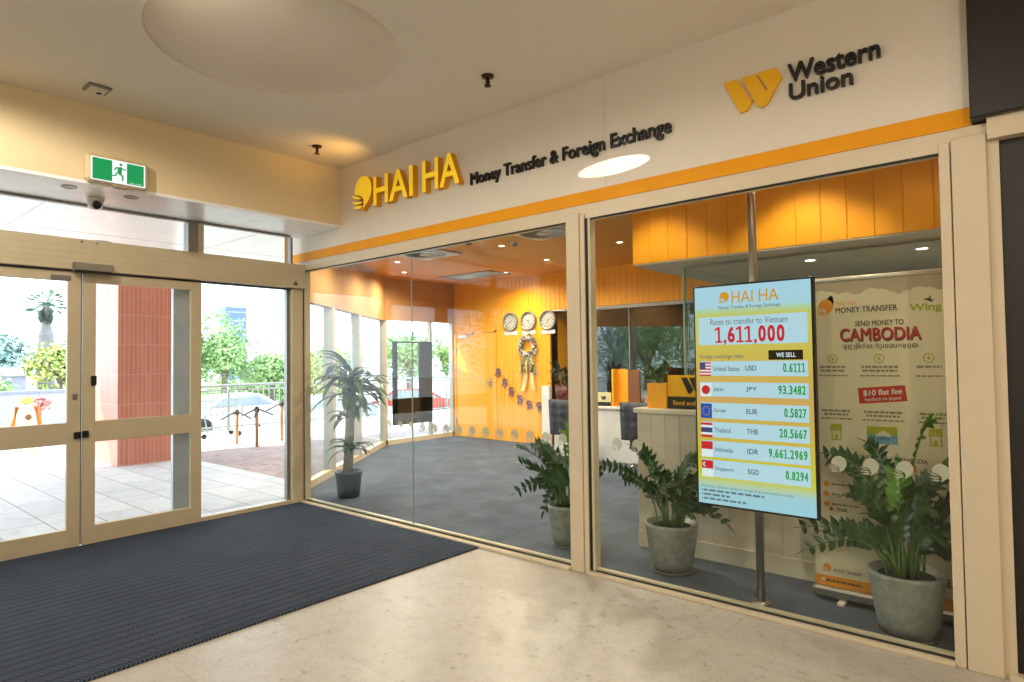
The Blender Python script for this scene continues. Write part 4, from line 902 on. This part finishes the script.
# ------------------------------------------------------------------ outside
M_joint = pm('soffit_joint', '#c3c3c3', .6)
structure(one('canopy', lambda b: (b.prism([(-6.35, -9), (-6.35, 4.2), (-4.6, 4.2), (-2.98, 3.4), (-.3, .05), (-.1, 0), (-.1, -9)][::-1], 3.2, 3.45, M_soffit, 'xy'), b.box(-.1, .02, -9, 0, 2.86, 3.95, M_soffit), [b.box(x, x+.008, -9, 2.5, 3.197, 3.2, M_joint) for x in (-1.6, -3.2, -4.8)], [b.box(-6.35, -.1, y, y+.008, 3.197, 3.2, M_joint) for y in (-4.2, -1.92, .4)])))
tag(one('canopy_light', lambda b: b.lathe([(.001, -.004), (.10, -.006), (.13, -.014), (.14, 0)], M_grey, (-3.76, -.80, 3.2), 28)), 'round flush light under the white outdoor canopy', 'light fitting')
structure(one('column', lambda b: b.box(-6.10, -4.385, -.385, .42, -.02, 3.2, M_terra)))
def crown(name, label, cat, c, r, n, m, size, seed, trunk=None, group=None):
    t = thing(name, label, cat, (c[0], c[1], 0), group); r_ = random.Random(seed)
    lobes = [(Vector((0, 0, 0)), 1.0)]+[(Vector((r_.uniform(-.6, .6)*r[0], r_.uniform(-.6, .6)*r[1], r_.uniform(-.4, .5)*r[2])), r_.uniform(.4, .6)) for _ in range(8)]
    def f(b):
        vs = []; fs = []
        for k in range(n):
            lc, ls = lobes[r_.randrange(len(lobes))]; d = Vector((r_.gauss(0, 1), r_.gauss(0, 1), r_.gauss(0, 1))).normalized(); q = ls*r_.uniform(.7, 1.0)
            p = Vector(c)+lc+Vector((d.x*r[0], d.y*r[1], d.z*r[2]))*q
            a = Vector((r_.gauss(0, 1), r_.gauss(0, 1), r_.gauss(0, .6))).normalized(); e = a.cross(d+Vector((0, 0, .4))).normalized(); s = size*r_.uniform(.6, 1.3)
            i = len(vs); vs += [p-a*s, p+e*s*.5, p+a*s, p-e*s*.5]; fs.append((i, i+1, i+2, i+3))
        b.add(vs, fs, m)
        b.lathe([(.001, -.72), (.5, -.55), (.72, 0), (.5, .55), (.001, .72)], m, (0, 0, 0), 12) if False else None
    one('foliage', f, t)
    if trunk:
        def tr(b):
            x, y, z = c; b.tube([(x, y, -1.05), (x+.05, y, z*.5), (x, y, z)], [trunk, trunk*.8, trunk*.5], M_bark, 8)
            for k in range(4): a = k*1.6+.4; b.tube([(x, y, z-r[2]*.5), (x+r[0]*.5*math.cos(a), y+r[1]*.5*math.sin(a), z+r[2]*.3)], [trunk*.5, trunk*.2], M_bark, 6)
        one('trunk', tr, t)
    return t
TG = 'trees beyond the terrace railing'
for i, (c, r, m, lb) in enumerate([((-22, 7.3, 1.9), (1.2, 1.3, 1.5), M_t1, 'leafy green tree showing just beside the tiled column'), ((-22, 9.4, 2.1), (1.5, 1.6, 1.75), M_t1, 'tallest bright green tree seen through the fixed side pane'), ((-22, 11.7, 1.25), (1.4, 1.5, 1.1), M_t1, 'low spreading green tree beside the tall one in the fixed side pane'),
        ((-20, 13.5, 1.2), (1.6, 1.5, 1.0), M_t1, 'low pale tree behind the corner post of the entrance'), ((-18, 12.2, 1.3), (1.5, 1.3, 1.1), M_t1, 'green tree seen through the angled shop window'), ((-16.5, 15.4, 1.7), (1.6, 1.5, 1.2), M_t1, 'rounded green tree seen above the cane plant'), ((-15.6, 18.2, 1.5), (1.5, 1.5, 1.25), M_t1, 'green tree framed by the black display panel'),
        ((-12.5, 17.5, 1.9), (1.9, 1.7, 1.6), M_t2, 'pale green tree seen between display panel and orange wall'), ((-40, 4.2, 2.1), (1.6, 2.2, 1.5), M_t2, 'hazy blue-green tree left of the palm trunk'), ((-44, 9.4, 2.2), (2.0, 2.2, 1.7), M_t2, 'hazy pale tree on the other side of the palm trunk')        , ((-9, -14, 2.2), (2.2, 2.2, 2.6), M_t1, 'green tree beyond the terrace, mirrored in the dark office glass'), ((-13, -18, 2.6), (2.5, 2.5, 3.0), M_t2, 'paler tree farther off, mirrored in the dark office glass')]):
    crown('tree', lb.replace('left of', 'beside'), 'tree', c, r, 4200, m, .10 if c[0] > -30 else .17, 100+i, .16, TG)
crown('round_bush', 'clipped round yellow-green bush below the palm', 'bush', (-16, 1.75, 1.45), (.8, .95, .9), 2600, M_t3, .09, 55, .1)
crown('low_bush', 'low green bush beside the small house roof', 'bush', (-20, .7, .75), (.7, .9, .55), 1200, M_t1, .1, 57, .06)
crown('hedge', 'long low green hedge behind the parked cars beyond the railing', 'hedge', (-25, 13, -.1), (1.0, 6.0, 1.0), 5200, M_t1, .12, 59, .06)
# palm
t = thing('palm_tree', 'tall fan palm seen through the sliding door', 'palm tree', (-40, 6.95, 0))
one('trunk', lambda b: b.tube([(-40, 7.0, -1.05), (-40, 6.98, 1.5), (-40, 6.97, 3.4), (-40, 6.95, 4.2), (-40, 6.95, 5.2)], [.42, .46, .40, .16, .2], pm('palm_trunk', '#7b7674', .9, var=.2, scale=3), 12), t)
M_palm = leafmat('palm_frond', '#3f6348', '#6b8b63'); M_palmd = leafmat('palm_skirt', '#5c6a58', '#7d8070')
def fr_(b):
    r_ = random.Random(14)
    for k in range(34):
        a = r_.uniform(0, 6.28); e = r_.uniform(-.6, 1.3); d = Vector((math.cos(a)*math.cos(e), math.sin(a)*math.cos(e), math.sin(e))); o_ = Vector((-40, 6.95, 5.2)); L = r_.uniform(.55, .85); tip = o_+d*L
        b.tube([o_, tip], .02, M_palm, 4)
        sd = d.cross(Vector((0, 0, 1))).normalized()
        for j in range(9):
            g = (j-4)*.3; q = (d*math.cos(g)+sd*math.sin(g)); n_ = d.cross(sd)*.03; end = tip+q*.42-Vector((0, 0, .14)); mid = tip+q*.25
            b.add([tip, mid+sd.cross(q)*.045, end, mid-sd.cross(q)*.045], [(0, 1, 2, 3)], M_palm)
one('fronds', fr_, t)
def sk(b):
    r_ = random.Random(15)
    for k in range(70):
        a = r_.uniform(0, 6.28); z = r_.uniform(4.5, 5.1); r0 = .2; b.add([(-40+r0*math.cos(a), 6.95+r0*math.sin(a), z), (-40+.42*math.cos(a+.1), 6.95+.42*math.sin(a+.1), z-.25), (-40+.25*math.cos(a+.2), 6.95+.25*math.sin(a+.2), z-.62)], [(0, 1, 2)], M_palmd)
one('dead_frond_skirt', sk, t)
# tower, house, wall
t = thing('office_tower', 'dark blue-grey tower block rising behind the trees', 'building', (-60, 28.3, 0))
one('body', lambda b: b.box(-61.5, -60, 27.27, 29.5, -1.05, 7.5, pm('tower_blue', '#5d7085', .4)), t)
one('window_bands', lambda b: [b.box(-60.0, -59.97, 27.4, 29.4, z, z+.12, pm('tower_glass', '#8ea4b8', .2)) for z in (1.5, 2.4, 3.3, 4.2, 5.1, 6.0, 6.9)], t)
t = thing('small_house', 'small far house with a grey roof beyond the door', 'house', (-35, 4.5, 0))
one('walls', lambda b: b.box(-37, -35.2, 3.9, 5.0, -1.05, 1.0, pm('house_wall', '#8f8f98', .8)), t)
one('roof', lambda b: b.prism([(3.7, .98), (5.2, .98), (4.9, 1.42), (4.05, 1.42)], -37.2, -35, pm('house_roof', '#b7b4bd', .8), 'yz'), t)
one('chimney', lambda b: b.box(-36, -35.8, 4.2, 4.35, 1.4, 1.6, pm('house_wall', '#8f8f98', .8)), t)
tag(one('boundary_wall', lambda b: (b.box(-14.2, -14, -4, 2.3, -1.05, .80, pm('lilac_wall', '#aaa8b4', .9)), b.box(-14.25, -13.95, -4, 2.3, .80, .86, pm('wall_cap', '#8f8f9c', .8)))), 'long grey-lilac boundary wall beyond the terrace', 'wall')
# ornament
t = thing('garden_ornament', 'orange and white upright ornament on two short feet outside the door', 'ornament', (-7.36, -.9, 0))
M_oo = pm('ornament_orange', '#e08a3c', .5); M_ow = pm('ornament_cream', '#f1e3c0', .5); M_pk = pm('ornament_pink', '#e3a9a6', .7); M_gn = pm('ornament_green', '#b9c86a', .7)
c0 = Vector((-7.36, -.86, 0)); sdv = Vector((.12, .99, 0))
one('foot', lambda b: b.tube([c0-sdv*.085, c0-sdv*.085+Vector((0, 0, .3))], [.05, .04], M_ow), t); one('foot', lambda b: b.tube([c0+sdv*.085, c0+sdv*.085+Vector((0, 0, .3))], [.05, .04], M_ow), t)
one('body', lambda b: b.lathe([(.001, .26), (.15, .28), (.17, .45), (.14, .7), (.10, .82), (.001, .86)], M_ow, tuple(c0), 20), t)
for s in (-1, 1): one('arm', lambda b: b.tube([c0+sdv*.15*s+Vector((0, 0, .30)), c0+sdv*.185*s+Vector((.02, 0, .5)), c0+sdv*.13*s+Vector((.03, 0, .80))], [.05, .045, .035], M_oo), t)
one('badge', lambda b: b.lathe([(.001, .172), (.045, .168), (.05, .15)], pm('badge_brown', '#7a5a3a', .5), tuple(c0+Vector((0, 0, .62))), 16, True, 'x'), t)
one('topknot', lambda b: b.lathe([(.001, .84), (.09, .86), (.1, .92), (.05, .97), (.001, .98)], M_gn, tuple(c0), 14), t)
crown('flower_pot_bush', 'fluffy pink flower clump just behind the orange ornament', 'flowers', (-8.3, -1.3, .75), (.16, .2, .2), 500, M_pk, .04, 71, .02); crown('flower_pot_bush', 'fluffy pink flower clump on the far side of the orange ornament', 'flowers', (-8.3, -.45, .78), (.14, .18, .18), 500, M_pk, .04, 72, .02)
# railing
t = thing('terrace_railing', 'metal baluster railing along the terrace edge', 'railing', (-7.6, 5, 0)); M_rail = pm('pale_rail', '#8f9690', .4, .2)
one('top_rail', lambda b: b.tube([(-7.7, .9, 1.0), (-7.4, 4.2, 1.02), (-7.2, 14, 1.02)], .03, M_rail, 8), t); one('second_rail', lambda b: b.tube([(-7.7, .9, .90), (-7.4, 4.2, .92), (-7.2, 14, .92)], .018, M_rail, 8), t); one('bottom_rail', lambda b: b.tube([(-7.7, .9, .12), (-7.4, 4.2, .12), (-7.2, 14, .12)], .018, M_rail, 8), t)
for k in range(8): one('post', lambda b: b.tube([(-7.66+.05*k, 1.2+1.6*k, -.02), (-7.66+.05*k, 1.2+1.6*k, 1.0)], .03, M_rail, 8), t)
one('balusters', lambda b: [b.tube([(-7.7+.3*s/13.1, .9+s, .12), (-7.7+.3*s/13.1, .9+s, .9)], .008, M_rail, 4) for s in [i*.13 for i in range(100)]], t)
# turnstile posts
M_post = pm('weathered_post', '#b98a63', .5, .3); M_arm = pm('dark_arm', '#55504a', .5, .4)
for i, (x, y, h, lb) in enumerate(((-5.50, 1.965, .58, 'tri-arm trolley barrier post nearest the door stile'), (-4.77, 1.977, .66, 'tri-arm trolley barrier post standing closest to the glass, in the middle'), (-5.23, 2.72, .70, 'tri-arm trolley barrier post beside the entrance corner post'), (-4.95, .72, .55, 'tri-arm trolley barrier post beside the tiled column'))):
    t = thing('barrier_post', lb, 'barrier', (x, y, 0), 'trolley barrier posts on the terrace')
    one('post', lambda b: b.tube([(x, y, -.014), (x, y, h)], .03, M_post, 10), t); one('hub', lambda b: b.lathe([(.001, h-.05), (.045, h-.045), (.05, h), (.03, h+.05), (.001, h+.055)], M_arm, (x, y, 0), 14), t)
    for k in range(3):
        a = k*2.094+.5+i; one('arm', lambda b: b.tube([(x, y, h+.02), (x+.30*math.cos(a), y+.30*math.sin(a), h-.12)], .014, M_arm, 6), t)
# shopping trolley
t = thing('shopping_trolley', 'wire shopping trolley parked by the railing', 'trolley', (-6.9, 2.25, 0)); x, y = -6.9, 2.25
def bk_(b):
    for z, e in ((.45, 0), (.6, .03), (.75, .05)): b.tube([(x-.22-e, y-.38-e, z), (x+.22+e, y-.38-e, z), (x+.22+e, y+.38+e, z), (x-.22-e, y+.38+e, z), (x-.22-e, y-.38-e, z)], .008, M_rail, 5)
    for k in range(7):
        q = -.38+.76*k/6
        for s in (-1, 1): b.tube([(x+s*.22, y+q, .45), (x+s*.27, y+q*1.1, .75)], .005, M_rail, 4)
        b.tube([(x-.22, y+q, .45), (x+.22, y+q, .45)], .005, M_rail, 4)
one('basket', bk_, t); one('chassis', lambda b: (b.tube([(x-.2, y-.4, .12), (x-.15, y+.4, .12), (x-.2, y+.42, .6), (x-.2, y+.5, .95)], .014, M_rail, 6), b.tube([(x+.2, y-.4, .12), (x+.15, y+.4, .12), (x+.2, y+.42, .6), (x+.2, y+.5, .95)], .014, M_rail, 6), b.tube([(x-.22, y-.38, .45), (x-.2, y-.3, .12)], .012, M_rail, 6), b.tube([(x+.22, y-.38, .45), (x+.2, y-.3, .12)], .012, M_rail, 6)), t)
one('handle', lambda b: b.tube([(x-.25, y+.5, .95), (x+.25, y+.5, .95)], .018, M_arm, 8), t)
for sx in (-1, 1):
    for sy in (-1, 1): one('wheel', lambda b: b.lathe([(.001, -.014), (.05, -.014), (.055, 0), (.05, .014), (.001, .014)], M_black, (x+sx*.18, y+sy*.36, .04), 12, True, 'x'), t)
# parked cars
M_carwin = pm('car_window', '#8d99a3', .15)
def car(x, y, ang, m, lb):
    t = thing('car', lb, 'car', (x, y, -1.05), 'cars parked beyond the railing'); ca, sa = math.cos(ang), math.sin(ang); g_ = -1.05
    def T(b2, name):
        b2.v = [(x+a*ca-c*sa, y+a*sa+c*ca, z+g_) for a, c, z in b2.v]; return b2.build(name, t)
    side = [(-2.1, .35), (-2.1, .75), (-1.9, .88), (-1.2, .95), (-.6, 1.38), (.7, 1.42), (1.4, 1.0), (2.05, .92), (2.15, .7), (2.1, .32)]
    T(MB().prism(side, -.82, .82, m, 'xz'), 'body')
    T(MB().prism([(-1.05, .97), (-.52, 1.32), (.62, 1.35), (1.2, 1.0)], -.83, .83, M_carwin, 'xz'), 'side_windows')
    T(MB().add([(-1.17, -.7, .985), (-1.17, .7, .985), (-.64, .66, 1.36), (-.64, -.66, 1.36)], [(0, 1, 2, 3)], M_carwin), 'windscreen')
    for sx in (-1.3, 1.35):
        for sy in (-.8, .8): T(MB().lathe([(.001, -.1), (.22, -.1), (.32, -.08), (.33, .08), (.22, .1), (.001, .1)], M_black, (sx, sy, .31), 20, True, 'y'), 'wheel')
car(-17, 7.4, 1.45, pm('car_white', '#e2e2e2', .25, coat=.5), 'white car parked behind the trolley barriers'); car(-13.2, 9.0, 1.3, pm('car_silver', '#b9bdc2', .25, .3, coat=.5), 'silver car parked behind the angled shop window'); car(-14.6, 13.8, .9, pm('car_red', '#b8372c', .25, coat=.5), 'red car seen through the black display panel')
